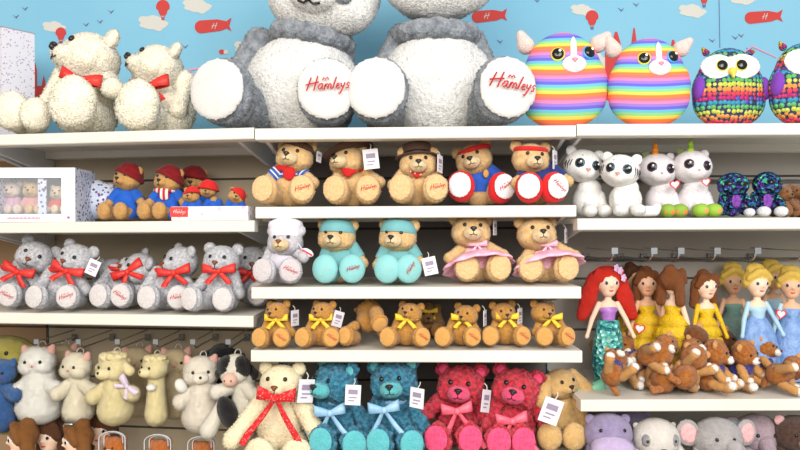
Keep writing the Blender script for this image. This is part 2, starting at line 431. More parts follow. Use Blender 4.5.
# depth on the shelf, so that neighbours do not press through each other
YADJ = {'curly red teddy beside the blue teddy, with pink bow': 0.045,
        'curly red teddy with a large white tag, beside the tan dog': 0.022,
        'tan plush dog with floppy ears and a mint ribbon, beside the red teddy': 0.022,
        'small tan teddy with red hat peeping over the left of the white tray': 0.045,
        'mottled grey teddy with red bow tilting its head, at the left end of its row': 0.012,
        'mottled grey teddy with red bow and white tag on its ear': -0.012,
        'mottled grey teddy turning its face up and aside behind a sole': 0.024,
        'mottled grey teddy looking aside over a flat red bow': -0.024,
        'mottled grey teddy with red bow and stitched oval sole, facing forward': -0.024,
        'mottled grey teddy half hidden at the right end of its row': 0.045,
        'blue plush cut off at the left edge beside the white cat puppet': 0.045,
        'brown-haired doll turned aside, below the white cat puppet': -0.03,
        'fluffy white cat puppet, first in the hanging row': 0.036,
        'black and white cow plush with pink muzzle, squeezed beside the cream bear': -0.012,
        'oat-coloured pig puppet with one white paw raised, beside the cow': 0.012,
        'red-haired doll in lilac top and teal sequin skirt hanging beside the shelf end': 0.15,
        'brown rump of a lion cub below the teal skirt': 0.196,
        'lion cub with white muzzle in a blue vest, lying head down beside the belly-up cub': 0.09,
        'lion cub tucked behind the belly-up cub at the left of the heap': 0.152,
        'yellow-gowned doll half hidden beside the red-haired doll': 0.142,
        'yellow-gowned doll turned away, showing her brown hair': 0.078,
        'dark-haired doll hidden behind the red and brown haired dolls': 0.144,
        'lion cub in a blue vest lying on top of the heap below the yellow gowns': -0.05,
        'large dark back of a lion cub at the middle front of the heap': 0.024,
        'lion cub with white muzzle and red trim peering over the middle back': 0.172,
        'brown lion cub slumped beside the upright blue-vested cub': -0.036,
        'dark lion cub buried at the back below the red-haired doll': 0.156,
        'dark lion cub buried between the yellow gowns': 0.192,
        'yellow-gowned doll facing forward beside the blonde dolls': 0.114,
        'lion cub sprawled face up on the heap between two blue-vested cubs': -0.048,
        'upright lion cub in a blue vest with white muzzle in profile': 0.022,
        'dark brown lion cub behind the upright blue-vested cub': -0.05,
        'lion cub half buried at the back below the pale blue dolls': 0.182,
        'shadowed blonde doll in a grey-green dress behind the yellow gown': 0.128,
        'blonde doll in shadow between the two pale blue gowns': 0.128,
        'blonde doll in a pale blue satin gown with heart tag': 0.098,
        'blonde doll in pale blue gown cut off by the right edge': 0.128,
        'lion cub leaning with blue vest and white paws, below the blue gown': 0.06,
        'lion cub with white muzzle lifted, against the blue gown': 0.086,
        'dark-haired doll in shadow between the two brown-haired dolls': 0.16,
        'brown-haired doll turned aside, below the cream cat puppet': -0.03,
        'cream cat puppet with pink ears, second in the hanging row': 0.012,
        'oat puppet hanging in shadow behind the two cats': 0.036,
        'dark-haired doll in shadow below the sheep puppet': 0.16,
        'orange plush in a pale plastic hanger below the sheep puppet': 0.045,
        'orange plush in a pale plastic hanger below the duckling puppet': -0.03,
        'orange plush in a pale plastic hanger below the pig puppet': -0.03,
        'butter-coloured sheep puppet with a lilac ribbon': -0.024,
        'oat puppet hanging in shadow behind the sheep and duckling': 0.024,
        'oat puppet hanging in shadow behind the duckling and pig': -0.024,
        'tan teddy in blue smock and dark red hat beside the white tray': 0.04,
        'tan teddy in dark red hat half hidden behind the white tray': 0.045,
        'small tan teddy with a tall bright red hat standing in the white tray': 0.045,
        'big grey and white panda seated beside the striped cat cushions': 0.03,
        'dark brown plush at the right edge of the lowest shelf': -0.03,
        'mauve plush elephant with a teal ear beside the grey elephant': 0.022,
        'off-white plush with grey eye patches between hippo and elephant': 0.022,
        'lilac plush hippo tucked behind the front hippo': 0.045,
        'dark sequin plush beside the lime-horned unicorn': -0.03,
        'dark sequin plush with white feet beside the small brown toys': -0.03,
        'white unicorn plush with a lime horn beside the dark sequin toys': 0.022,
        'small brown plush just beyond the dark sequin toys': 0.012,
        'shaggy cream bear with a red ribbon, leaning beside the panda': 0.048,
        'tan teddy in a dark brown beret and blue striped top with red scarf': 0.045,
        'tan teddy in a wide dark brown hat and red bandana with a white tag': 0.045,
        'tan teddy in a black-brown top hat and spotted red bandana': 0.012,
        'tan teddy leaning its head, with red headband, bright blue jacket and red shoes': 0.045,
        'pale grey teddy in a tall white chef hat holding a spoon': 0.022,
        'tan teddy in teal scrubs and cap beside the grey chef teddy': 0.022,
        'tan teddy in teal scrubs and cap beside the pink-dress teddy': 0.045,
        'tan teddy in a pink satin dress beside the teal scrubs teddy': 0.036,
        'tan teddy in a pink satin dress at the end of its shelf': 0.045,
        'small brown plush at the very right of the tiger shelf': 0.022,
        'small golden teddy lying on its back with a foot raised': 0.022,
        'small golden teddy with yellow bow looking forward, second from the right end': 0.012,
        'tan teddy facing forward with red headband, navy jacket and red shoes': -0.024,
        'white unicorn plush with an orange horn beside the white tiger': 0.022,
        'white tiger plush with a curled tail beside the unicorn': -0.03,
        'white tiger plush with teal eyes beside the red-shoed teddies': 0.022,
        'tan teddy in blue smock and dark red hat beside the window box': 0.045}
# ================================================================= setting
M_SHELF = mat('shelf_white', (228, 224, 214), .45, (222, 217, 206), 3)
M_METAL = mat('bracket_white', (214, 216, 218), .45)
M_CHROME = mat('chrome', (190, 192, 196), .22, metal=1)
M_RAIL = mat('rail_grey', (110, 108, 106), .4, metal=.6)

def mk_wall():
    sky, cloudm, red, navy, pink = (mat("mural_sky", (134, 192, 218), .8, (126, 186, 214), 1.5), mat('mural_cloud', (206, 204, 196), .8), mat('mural_red', (198, 62, 58), .8),
                              mat('mural_bird', (110, 104, 144), .8), mat('mural_pink', (226, 150, 175), .8))
    YW = .9; bm = bmesh.new()
    add_box(bm, (-3.4, YW, 0), (3.4, YW + .1, 3.0), 0)
    def w2(px, py): p = W(px, py, YW); return (p.x, p.z)
    k = S(YW)
    lev = [0]
    def shape(pts, mi): lev[0] += 1; d = .0015 + .00005 * lev[0]; add_poly(bm, [w2(*p) for p in pts], YW - d, YW + .002, mi)
    def cloud(cx, cy, w, h):
        rnd = random.Random(int(cx)); pts = []
        for i in range(36):
            a = 2 * math.pi * i / 36
            rr = 1 + .10 * math.cos(5 * a + rnd.random()) + .05 * math.cos(9 * a)
            pts.append((cx + w / 2 * rr * math.cos(a) + h * .25 * math.sin(a) * -1, cy - h / 2 * rr * math.sin(a)))
        shape(pts, 1)
    for c in [(54, 27, 22, 11), (153, 23, 28, 15), (197, 6, 27, 14), (247, 48, 24, 14), (582, 10, 22, 11), (692, 11, 26, 13), (742, 0, 24, 9), (20, 92, 30, 20), (598, 62, 18, 36), (612, 48, 14, 26)]: cloud(*c)
    def balloon(cx, cy, r, mi=2):
        pts = [(cx + r * math.cos(a) * (1 if math.sin(a) > -.3 else .78), cy - r * 1.05 * math.sin(a) + (r * .25 if math.sin(a) < -.6 else 0)) for a in [2 * math.pi * i / 24 for i in range(24)]]
        shape(pts, mi); shape([(cx - 1.6, cy + r * 1.5), (cx + 1.6, cy + r * 1.5), (cx + 1.4, cy + r * 1.5 + 3), (cx - 1.4, cy + r * 1.5 + 3)], 3 if cx > 500 else 2)
        shape([(cx - r * .55, cy + r * .9), (cx - 1.6, cy + r * 1.5), (cx - 1.2, cy + r * 1.5), (cx - r * .4, cy + r * .9)], 2)
        shape([(cx + r * .55, cy + r * .9), (cx + 1.6, cy + r * 1.5), (cx + 1.2, cy + r * 1.5), (cx + r * .4, cy + r * .9)], 2)
    balloon(163, 7, 6.8); balloon(61, 33, 5.3); balloon(592, 17, 6.4); balloon(704, -3, 5)
    def airship(cx, cy, w, h):
        pts = [(cx - w * .3 + w * .2 * -math.cos(b), cy - h / 2 * math.sin(b)) for b in [(-90 + 0) * math.pi / 180 + math.pi * i / 10 for i in range(11)]]
        pts = []
        for i in range(11):
            a = math.pi / 2 + math.pi * i / 10; pts.append((cx - w * .36 + h * .5 * math.cos(a), cy - h / 2 * math.sin(a) + 1))
        pts += [(cx + w * .2, cy + h * .38), (cx + w * .36, cy + h * .2), (cx + w * .5, cy + h * .4), (cx + w * .44, cy), (cx + w * .5, cy - h * .62), (cx + w * .36, cy - h * .36), (cx + w * .1, cy - h * .5)]
        shape(pts, 2)
    airship(214, 26, 35, 13); airship(764, 17, 37, 12); airship(490, 16, 34, 12)
    # birds and specks
    for (x, y) in [(16, 17), (25, 9), (86, 25), (100, 22), (111, 12), (185, 47), (741, 36), (735, 38), (712, 41), (636, 5), (621, 10), (500, 42), (537, 1), (749, 50)]:
        shape([(x - 3, y - 2), (x, y), (x + 3, y - 2), (x + .4, y + 1.6)], 3)
    shape(circ(222, 52, 3, 2.4, 10), 2); shape([(224, 51), (228, 50), (228, 54), (224, 54)], 1)
    # skyline
    sky_l = [(18, 112), (18, 92), (30, 90), (31, 84), (33, 84), (33, 70), (35, 62), (37, 70), (37, 86), (42, 86), (44, 76), (46, 86), (50, 84), (50, 112)]
    shape(sky_l, 2)
    for cy in (74, 82): shape([(0, cy), (34, cy), (34, cy + 1.5), (0, cy + 1.5)], 4)
    for rr in (16, 11):
        shape([(200 + rr * 1.5 * math.cos(a), 84 - rr * math.sin(a)) for a in [math.pi * i / 12 for i in range(13)]] + [(200 + (rr * 1.5 - 1.6) * math.cos(a), 84 - (rr - 1.6) * math.sin(a)) for a in [math.pi * (12 - i) / 12 for i in range(13)]], 4)
    shape([(184, 88), (198, 80), (206, 82), (216, 92), (184, 95)], 2)
    for (x, y, w) in [(616, 32, 5), (634, 28, 2.4), (640, 40, 3), (590, 44, 4), (608, 40, 3), (673, 40, 4)]:
        shape([(x - w, 100), (x - w, y + 14), (x - w * .8, y + 10), (x - w * .2, y), (x + w * .2, y), (x + w * .8, y + 10), (x + w, y + 14), (x + w, 100)], 2)
    shape([(738, 56), (752, 46), (776, 57), (776, 58), (752, 47.2), (738.5, 57)], 4)
    shape([(718.8, 0), (719, 0), (719.8, 48), (719.6, 48)], 3)
    for cx, cy, w, h in [(214, 26, 7, 6), (764, 16.5, 7, 6), (486, 16, 7, 6)]:
        for st in HAM[:3]:
            pts = [(cx + (x - .6) / 1.7 * w * .75, cy - (z - .9) / 1.8 * h) for x, z in st]
            add_tube(bm, [(w2(*p)[0], YW - .004, w2(*p)[1]) for p in pts], .0016, 4, 1)
    for f in bm.faces: f.smooth = False
    me = bpy.data.meshes.new('wall_back'); bm.to_mesh(me); bm.free()
    for m in (sky, cloudm, red, navy, pink): me.materials.append(m)
    o = link('wall_back', me); o['kind'] = 'structure'; o['label'] = 'blue wall with painted clouds, red balloons and airships'
mk_wall()
def slab(name, lo, hi, m, label=None, rotz=0, piv=(0, 0, 0)):
    bm = bmesh.new(); add_box(bm, lo, hi); me = bpy.data.meshes.new(name); bm.to_mesh(me); bm.free(); me.materials.append(m)
    o = link(name, me, None, piv, (0, 0, rotz)); o['kind'] = 'structure'
    if label: o['label'] = label
    return o
slab('floor', (-3.4, -6.2, -.1), (3.4, 1.0, 0), mat('floor_tile', (176, 168, 156), .5, (190, 182, 170), 4))
def backm(name, c1, c2):
    def b(nt, tc):
        s = nt.nodes.new('ShaderNodeSeparateXYZ'); nt.links.new(tc.outputs['Object'], s.inputs[0])
        w = mth(nt, 'FRACT', mth(nt, 'MULTIPLY', s.outputs['Z'], 1 / .19)); n = nt.nodes.new('ShaderNodeTexNoise'); n.inputs['Scale'].default_value = 3
        nt.links.new(tc.outputs['Object'], n.inputs['Vector'])
        return mth(nt, 'ADD', mth(nt, 'MULTIPLY', mth(nt, 'GREATER_THAN', w, .045), .5), mth(nt, 'MULTIPLY', n.outputs['Fac'], .49)), None
    return ramp_mat(name, [tuple(int(v * .4) for v in c1), tuple(int(v * .42) for v in c1), c1, c2], b, .7, 0, None, False)
# bays: (left px, right px at front, depth)
def bay_line(pxl, pxr):
    a = W(pxl, 225, front(pxl)); b = W(pxr, 225, front(pxr) if pxr <= 577 else 0.0); return Vector((a.x, a.y)), Vector((b.x, b.y))
BAYS = {'far_left': (-330, -34.01, .43), 'left': (-34, 254.99, .43), 'middle': (255, 576.99, .47), 'right': (577, 905, .47)}
for nm, (pl, pr, dep) in BAYS.items():
    a, b = bay_line(pl, pr); ang = math.atan2((b - a).y, (b - a).x); L = (b - a).length
    c1, c2 = {'far_left': ((150, 120, 90), (160, 130, 100)), 'left': ((164, 150, 128), (174, 160, 138)), 'middle': ((104, 98, 94), (112, 106, 102)), 'right': ((160, 154, 146), (170, 164, 156))}[nm]
    slab('wall_' + nm, (0.003, dep, .0), (L - .003 - dep * math.tan(abs(ang)) * (nm != 'far_left'), dep + .012, W(400, 128, 0).z), backm('back_panel_' + nm, c1, c2), 'grey backing panel behind the shelves', ang, (a.x, a.y, 0))

SHELFZ = {'far_left': [], 'left': [], 'middle': [], 'right': []}
def shelf(bay, z_px, mid_px, ext=0.0, ends=(None, None), label='', drop=.0):
    pl, pr, dep = BAYS[bay]; a, b = bay_line(pl, pr); dirv = (b - a).normalized(); ang = math.atan2(dirv.y, dirv.x); L = (b - a).length
    ymid = front(mid_px) - ext; z = W(mid_px, z_px, ymid).z
    root = thing('shelf', label, 'shelf', (a.x, a.y, z), 1, (0, 0, ang), 'white shop shelves')
    bm = bmesh.new(); x0, x1 = .002, L - .002; y0 = -ext; cutb = dep * math.tan(-ang) if bay in ('left', 'middle') else 0
    pr_ = [(y0, -.003), (y0 + .003, 0), (dep - .002, 0), (dep - .002, -.04), (dep - .06, -.04), (dep - .06, -.014), (y0 + .06, -.014), (y0 + .06, -.036), (y0 + .003, -.036), (y0, -.033)]
    A = [bm.verts.new((x0, p[0], p[1])) for p in pr_]; B = [bm.verts.new((x1 - cutb * p[0] / dep, p[0], p[1])) for p in pr_]; n = len(pr_)
    bm.faces.new(A); bm.faces.new(B[::-1])
    for i in range(n): bm.faces.new((A[i], B[i], B[(i + 1) % n], A[(i + 1) % n]))
    bmesh.ops.recalc_face_normals(bm, faces=bm.faces[:])
    me = bpy.data.meshes.new('board'); bm.to_mesh(me); bm.free(); me.materials.append(M_SHELF)
    link('board', me, root)
    for sx in (0.02, L - .016 - cutb):
        bm = bmesh.new(); pts = [(y0 + .062, -.014), (dep - .062, -.014), (dep - .062, -.042), (dep - .003, -.042), (dep - .003, -.085), (dep - .1, -.085), (y0 + .062, -.036)]
        A = [bm.verts.new((sx, p[0], p[1])) for p in pts]; B = [bm.verts.new((sx + .012, p[0], p[1])) for p in pts]; n = len(pts)
        bm.faces.new(A); bm.faces.new(B[::-1])
        for i in range(n): bm.faces.new((A[i], B[i], B[(i + 1) % n], A[(i + 1) % n]))
        bmesh.ops.recalc_face_normals(bm, faces=bm.faces[:])
        me = bpy.data.meshes.new('bracket'); bm.to_mesh(me); bm.free(); me.materials.append(M_METAL); link('bracket', me, root)
    SHELFZ[bay].append(z)
    return z
shelf('left', 131.5, 112, 0, label='white shelf under the cream bears, topmost of the left bay')
shelf('left', 221.5, 112, .0, label='white shelf under the window box and blue-smocked bears')
shelf('left', 314, 112, .02, label='white shelf under the row of grey bears with red bows')
for zz, nm_ in ((131.5, 'topmost'), (221.5, 'second'), (314, 'third'), (560, 'lowest')): shelf('far_left', zz, 112, 0, label='white shelf of the far left bay, %s, cut by the left edge' % nm_)
shelf('left', 560, 112, .0, label='low white shelf under the hanging dolls in the left bay')
shelf('middle', 126.8, 416, 0, label='white shelf carrying the two big pandas')
shelf('middle', 206, 416, 0, label='white shelf under the bears wearing hats and headbands')
shelf('middle', 287, 416, .055, label='white shelf under the chef, scrubs and pink dress bears')
shelf('middle', 350.5, 416, .065, label='white shelf under the small golden bears with yellow bows')
shelf('middle', 464, 416, .09, label='low white shelf under the blue and red curly bears')
shelf('right', 123.5, 690, 0, label='white shelf carrying the striped cat and owl cushions')
shelf('right', 218, 690, .0, label='white shelf under the white tigers and unicorns')
shelf('right', 399.5, 690, .03, label='white shelf under the heap of lion cubs')
shelf('right', 484, 690, .06, label='low white shelf under the hippo and elephant toys')

# ================================================================= lights
def area(name, loc, sx, sy, e, col, target):
    l = bpy.data.lights.new(name, 'AREA'); l.shape = 'RECTANGLE'; l.size = sx; l.size_y = sy; l.energy = e; l.color = col
    o = bpy.data.objects.new(name, l); COL.objects.link(o); o.location = loc
    o.rotation_euler = (Vector(target) - Vector(loc)).to_track_quat('-Z', 'Y').to_euler(); return o
area('ceiling_lamp', (-1.4, -3.3, 2.9), 1.4, 1.8, 57, (1, .89, .73), (-.9, .2, 1.2))
area('ceiling_lamp', (1.4, -3.0, 2.9), 1.4, 1.8, 63, (.97, .99, 1), (.8, .2, 1.2))
area('ceiling_lamp', (0, -5.2, 2.7), 3.0, 1.6, 108, (1, .97, .92), (0, .2, 1.2))
wd = bpy.data.worlds.new('world'); SC.world = wd; wd.use_nodes = True
wd.node_tree.nodes['Background'].inputs[0].default_value = (1, .98, .95, 1); wd.node_tree.nodes['Background'].inputs[1].default_value = .56
SC.view_settings.view_transform = 'Standard'; SC.view_settings.look = 'None'; SC.view_settings.gamma = 1; SC.view_settings.exposure = 0.12
#@@TOYS
# ================================================================= teddy bears
lathe('knit_cap', [(0, .21), (.1, .2), (.19, .14), (.24, .05), (.252, 0), (.28, -.005), (.288, -.045), (.262, -.07), (.24, -.05)], 30)
TAN = fur('tan', (226, 182, 122), (238, 202, 148)); TANPAD = fur('tan_pad', (238, 200, 150), (230, 186, 132), 30)
TANMUZ = fur('tan_muzzle', (236, 206, 160), (242, 216, 172), 30)
DKBROWN = cloth('dark_brown_felt', (74, 50, 38)); SCARLET = cloth('scarlet', (200, 36, 38))
BLUEC = cloth('royal_blue', (40, 82, 178), (52, 96, 192)); NAVY = cloth('navy', (38, 52, 110), (46, 62, 124))
def stripes(name, colors, freq, axis='Z', bend=0.0, rough=.85):
    def b(nt, tc):
        s = nt.nodes.new('ShaderNodeSeparateXYZ'); nt.links.new(tc.outputs['Object'], s.inputs[0])
        v = s.outputs[axis]
        if bend: v = mth(nt, 'ADD', v, mth(nt, 'MULTIPLY', mth(nt, 'MULTIPLY', s.outputs['X'], s.outputs['X']), bend))
        return mth(nt, 'FRACT', mth(nt, 'MULTIPLY', mth(nt, 'ADD', v, 10), freq)), None
    return ramp_mat('stripe_' + name, colors, b, rough)
BRETON = stripes('blue_white', [(60, 96, 176), (60, 96, 176), (226, 230, 240)], 17)
def dots(name, base, dot, scale):
    def b(nt, tc):
        v = nt.nodes.new('ShaderNodeTexVoronoi'); v.inputs['Scale'].default_value = scale; nt.links.new(tc.outputs['Object'], v.inputs['Vector'])
        return mth(nt, 'GREATER_THAN', v.outputs['Distance'], .28), None
    return ramp_mat('dots_' + name, [dot, base], b, .8)
REDDOT = dots('red', (208, 46, 44), (240, 226, 216), 26)
G_HAT = 'bears in hats on the middle shelf'
def wear_hat(t, key, mats, z=.12, x=0, rot=(0, 0, 0), sc=1.0, name='hat', sub=None, y=.01):
    # worn on the head, so it takes the head's tilt
    h = part(t.root, name, key, mats, (0, 0, 0), (0, 0, 0), sc)
    M = Matrix.Translation(t.head.location) @ t.head.rotation_euler.to_matrix().to_4x4()
    L = Matrix.Translation((x, y, z)) @ Euler([R(a) for a in rot]).to_matrix().to_4x4()
    h.matrix_local = M @ L @ Matrix.Scale(sc * t.head.scale.x, 4)
    if sub: part(h, *sub)
    return h
def sleeves(t, m, key='sleeve'):
    for a in t.arms: part(a, 'sleeve', key, m)
def shirt(t, m, key='shirt', name='shirt', sc=1.0):
    return part(t.root, name, key, m, (0, 0, 0), t.body.rotation_euler, (sc * t.body.scale.x, sc, sc))
b = bear('teddy_bear', 'tan teddy in a dark brown beret and blue striped top with red scarf', 290, 207, 69, .115, TAN, (295, 157.5), (-12, 5, 6), [(264, 192, -16), (302, 193.5, 10)],
         1.22, ((48, 10), (48, 20)), group=G_HAT, hs=1.06, muz=TANMUZ, pad=TANPAD, script=-20)
wear_hat(b, 'beret', DKBROWN, .115, .03, (-8, 12, 0), .92); shirt(b, BRETON, 'crop_shirt'); sleeves(b, BRETON, 'short_sleeve'); part(b.root, 'scarf', 'scarf', SCARLET, (0, -.02, .565), (R(8), 0, 0), 1.12)
swing_tag(b, 319, 157, .15, (0, 8, 62), -.05)
b = bear('teddy_bear', 'tan teddy in a wide dark brown hat and red bandana with a white tag', 353, 207, 69, .15, TAN, (348, 161), (-28, 6, -6), [(335, 192, -16), (368, 192, 4)],
         1.22, ((30, 18), (55, 10)), group=G_HAT, hs=1.06, muz=TANMUZ, pad=TANPAD, script=-15)
wear_hat(b, 'wide_hat', DKBROWN, .105, .01, (0, -14, 0), .98); part(b.root, 'bandana', 'bandana', SCARLET, (-.04, -.03, .56), (R(6), R(10), 0), 1.15); swing_tag(b, 371, 159, .27, (0, -6, 0), -.34)
b = bear('teddy_bear', 'tan teddy in a black-brown top hat and spotted red bandana', 417, 207, 69, .115, TAN, (418, 164.5), (0, 4, 0), [(401, 191, -14), (436, 191.5, 12)],
         1.22, ((40, 14), (45, 14)), group=G_HAT, hs=1.06, muz=TANMUZ, pad=TANPAD, script=-15)
wear_hat(b, 'top_hat', DKBROWN, .1, -.01, (-4, -3, 0), .9, 'hat', ('hat_ribbon', 'hat_ribbon', NOSEB)); part(b.root, 'bandana', 'bandana', REDDOT, (0, -.04, .545), (R(8), 0, 0), 1.15); swing_tag(b, 440, 164, .24, (0, 4, 66), -.2)
SOLE = cloth('sole_white', (226, 224, 228)); REDSHOE = cloth('red_shoe', (206, 34, 38))
for (lab, px, hd, hr, ft, cl, rot) in [
        ('tan teddy leaning its head, with red headband, bright blue jacket and red shoes', 479, (474, 160), (-16, 0, -16), [(460.5, 186, -12), (503, 187.5, 14)], BLUEC, -35),
        ('tan teddy facing forward with red headband, navy jacket and red shoes', 540, (530.5, 159), (6, -2, 3), [(529, 188, -12), (556, 189, 14)], NAVY, 40)]:
    b = bear('teddy_bear', lab, px, 207, 69, .155 if px < 500 else .115, TAN, hd, hr, ft, 1.22, ((45, 14), (50, 14)), group=G_HAT, hs=1.06, muz=TANMUZ)
    shirt(b, cl, 'shirt', 'jacket'); sleeves(b, cl)
    part(b.root, 'headband', 'head_band', SCARLET, b.head.location + Vector((0, .0, .125)), b.head.rotation_euler, .98)
    for i, l in enumerate(b.legs):
        part(l, 'shoe', 'trainer', REDSHOE, (0, -.005, 0)); part(l, 'sole', 'pad', SOLE, (0, -.402, .025), (0, 0, 0), 1.06)
        if i == 1: part(l, 'embroidery', 'script', REDPRINT, (0, -.437, .03), (0, R(rot), 0), .19)
    if px == 479: organic('medal', [E((0, 0, 0), (.045, .016, .065))], .01, 2); part(b.root, 'medal', 'medal', mat('medal_tan', (196, 140, 70), .6), put(b, 486, 173.5, -.225))
    else: swing_tag(b, 555, 160, .26, (0, 0, 62), -.1)

# --- chef, scrubs, pink dresses
GREYL = fur('lilac_grey', (196, 192, 200), (222, 218, 224), 30); GREYPAD = fur('grey_pad', (208, 200, 204), (214, 206, 208), 30)
CHEFW = cloth('chef_white', (226, 222, 236)); TEAL = cloth('scrub_teal', (112, 174, 180), (120, 182, 186)); TEALB = cloth('scrub_bottom', (134, 200, 202), (142, 206, 208))
G3 = 'dressed bears on the middle shelf'
b = bear('teddy_bear', 'pale grey teddy in a tall white chef hat holding a spoon', 283, 287, 66, .05, GREYL, (285.5, 242), (-8, 4, 0), [(263.5, 272.5, -14), (290.5, 274, 6)],
         1.15, ((22, 16), (62, 40)), group=G3, hs=1.06, muz=TANMUZ, pad=GREYPAD, script=20, nose=NOSEBR)
wear_hat(b, 'chef_hat', CHEFW, .07, 0, (-4, -3, 0), 1.02); shirt(b, cloth('chef_coat', (206, 202, 214)), 'shirt', 'jacket')
# wooden-spoon like paddle in the paw
def mk_paddle():
    organic('paddle', [E((0, 0, 0), (.5, .1, .28))], .05, 3)
    bm = bmesh.new(); add_box(bm, (-.42, -.13, -.06), (.42, -.06, .06)); save('paddle_stripe', bm, False)
    bm = bmesh.new(); add_tube(bm, [(-.4, 0, 0), (-1.0, .15, .25)], .05, 8); save('paddle_handle', bm)
mk_paddle()
PX = W(307.5, 252.5, .02); sp = thing('toy_spoon', 'white toy spoon with a red stripe held by the grey chef teddy', 'toy spoon', PX, .043, (0, R(28), R(-8)))
part(sp, 'bowl', 'paddle', CHEFW); part(sp, 'stripe', 'paddle_stripe', RED); part(sp, 'handle', 'paddle_handle', CHEFW)
for (lab, px, hd, hr, ft, arms) in [
        ('tan teddy in teal scrubs and cap beside the grey chef teddy', 341, (337, 237), (-10, 2, 2), [(324, 271.5, -12), (352.5, 273, 8)], ((20, 10), (35, 14))),
        ('tan teddy in teal scrubs and cap beside the pink-dress teddy', 399, (398, 237), (-16, 2, 3), [(386.5, 272.5, -10), (409.5, 273, 12)], ((28, 10), (32, 16)))]:
    b = bear('teddy_bear', lab, px, 287, 69, .09 if px < 380 else .05, TAN, hd, hr, ft, 1.15, arms, group=G3, script=False, hs=1.08, muz=TANMUZ)
    wear_hat(b, 'scrub_cap', TEAL, .07, 0, (-6, 0, 0), .96, 'cap'); shirt(b, TEAL); sleeves(b, TEAL)
    for i, l in enumerate(b.legs):
        part(l, 'trouser_leg', 'trouser', TEALB)
        if i == 1: part(l, 'embroidery', 'script', REDPRINT, (0, -.405, .03), (0, R(-20 if px < 380 else -60), 0), .17)
swing_tag(b, 430, 266, .24, (0, -12, 0), -.36)
PINK = mat('satin_pink', (246, 176, 202), .35, (250, 194, 216), 6, .35, 14); 
for (lab, px, hd, hr, ft, arms, tg) in [
        ('tan teddy in a pink satin dress beside the teal scrubs teddy', 476, (471, 232), (0, 9, 2), [(467, 273, -6), (499.5, 274, 12)], ((55, 12), (60, 30)), (495, 228)),
        ('tan teddy in a pink satin dress at the end of its shelf', 545, (536.5, 234.5), (4, 9, 0), [(531, 275, -10), (567, 274, 14)], ((40, 10), (62, 16)), (566, 236))]:
    b = bear('teddy_bear', lab, px, 287, 69, .085 if px < 500 else .05, TAN, hd, hr, ft, 1.2, arms, group=G3, pad=TANPAD, hs=1.12, muz=TANMUZ)
    shirt(b, PINK, 'shirt', 'bodice'); part(b.root, 'skirt', 'tutu', PINK, (.0, -.16, .33), (R(-24), R(-8), 0), (1.15, 1.0, 1.1)); swing_tag(b, tg[0], tg[1], .2, (0, 0, 66), -.05)
    neck_bow(b, PINK, 'bow_std', ring=False, z=.53, y=-.2, sc=.8)

# --- small golden bears
GOLD = fur('gold', (190, 132, 58), (210, 156, 80), 26); GOLDP = fur('gold_pad', (216, 160, 84), (222, 168, 96), 30)
G4 = 'small golden bears with yellow bows'
for (lab, px, hd, hr, ft, tg, sc) in [
        ('small golden teddy with yellow bow first in its row, by the shelf end', 278, (277.5, 312.5), (-24, 6, -4), [(260, 341, -18), (281.5, 340, 2)], (295, 318, 60, (0, 0, 60)), 1),
        ('small golden teddy with yellow bow and grey tag beside the lying one', 322, (323, 312.5), (-28, 8, 0), [(303, 340, -20), (331, 342, 16)], (338, 319, 70, (0, 18, 40)), 1),
        ('small golden teddy with yellow bow sitting by the lying bear\'s raised foot', 407, (410, 313.5), (-22, 14, 4), [(388, 341, -18), (422, 343, 18)], None, 1),
        ('small golden teddy, head turned aside, with yellow bow, third from the right end', 462, (466, 315.5), (-26, 4, 4), [(443, 340, -18), (472.5, 344, 8)], (485, 318, 50, (0, 0, 70)), 1),
        ('small golden teddy with yellow bow looking forward, second from the right end', 506, (503.5, 313), (8, 2, -4), [(490.5, 342, -10), (522.5, 341, 14)], (520, 316, 50, (0, 0, 60)), 1),
        ('small golden teddy with yellow bow at the right end of its row', 549, (543, 313), (18, 6, 8), [(544.5, 342, -6), (567, 342, 20)], None, 1)]:
    b = bear('small_teddy_bear', lab, px, 350.5, 50, .03, GOLD, hd, hr, ft, 1.2, ((28, 14), (30, 14)), group=G4, pad=GOLDP, script=30, hs=.98)
    neck_bow(b, YEL, 'bow_wide', sc=1.05, z=.55, y=-.2)
    if tg: swing_tag(b, tg[0], tg[1], .3, tg[3], -.12)
# the lying one, feet up
t = base_toy('small_teddy_bear', 'small golden teddy lying on its back with a foot raised', 'teddy bear', G4, 361, 350.5, .02, 58)
part(t.root, 'body', 'plush_body', GOLD, (.12, .05, .3), (R(-64), R(20), R(10)), 1.0)
h = part(t.root, 'head', 'plush_head', GOLD, (.12, .42, .55), (R(-75), 0, R(10)), .9); face(t, h, 'plush_')
for s in (-1, 1): part(h, 'ear', 'plush_ear', GOLD, (s * .2, .03, .165), (0, R(s * 40), 0))
for (fx, fy, rot) in [(345, 336, (-8, 6, -22)), (379.5, 324, (28, 10, 16))]:
    p = put(t, fx, fy, -.36); ro = Euler([R(a) for a in rot]); l = part(t.root, 'leg', 'plush_leg', GOLD, p - ro.to_matrix() @ Vector((0, -.34, .02)), ro, 1.0)
    part(l, 'foot_pad', 'pad', GOLDP, (0, -.378, .025))
part(t.root, 'arm', 'plush_arm', GOLD, (-.1, .0, .34), (R(-30), R(60), 0)); part(t.root, 'arm', 'plush_arm', GOLD, (.3, .0, .34), (R(-20), R(-35), 0))
b = bear('small_teddy_bear', 'darker golden teddy peeping out behind the others', 429, 350, 48, .22, fur('gold_dark', (150, 104, 50), (168, 122, 66)), (428, 316), (0, 0, 0), [(418, 342), (438, 342)], .95, group=G4)
neck_bow(b, YEL, 'bow_std')

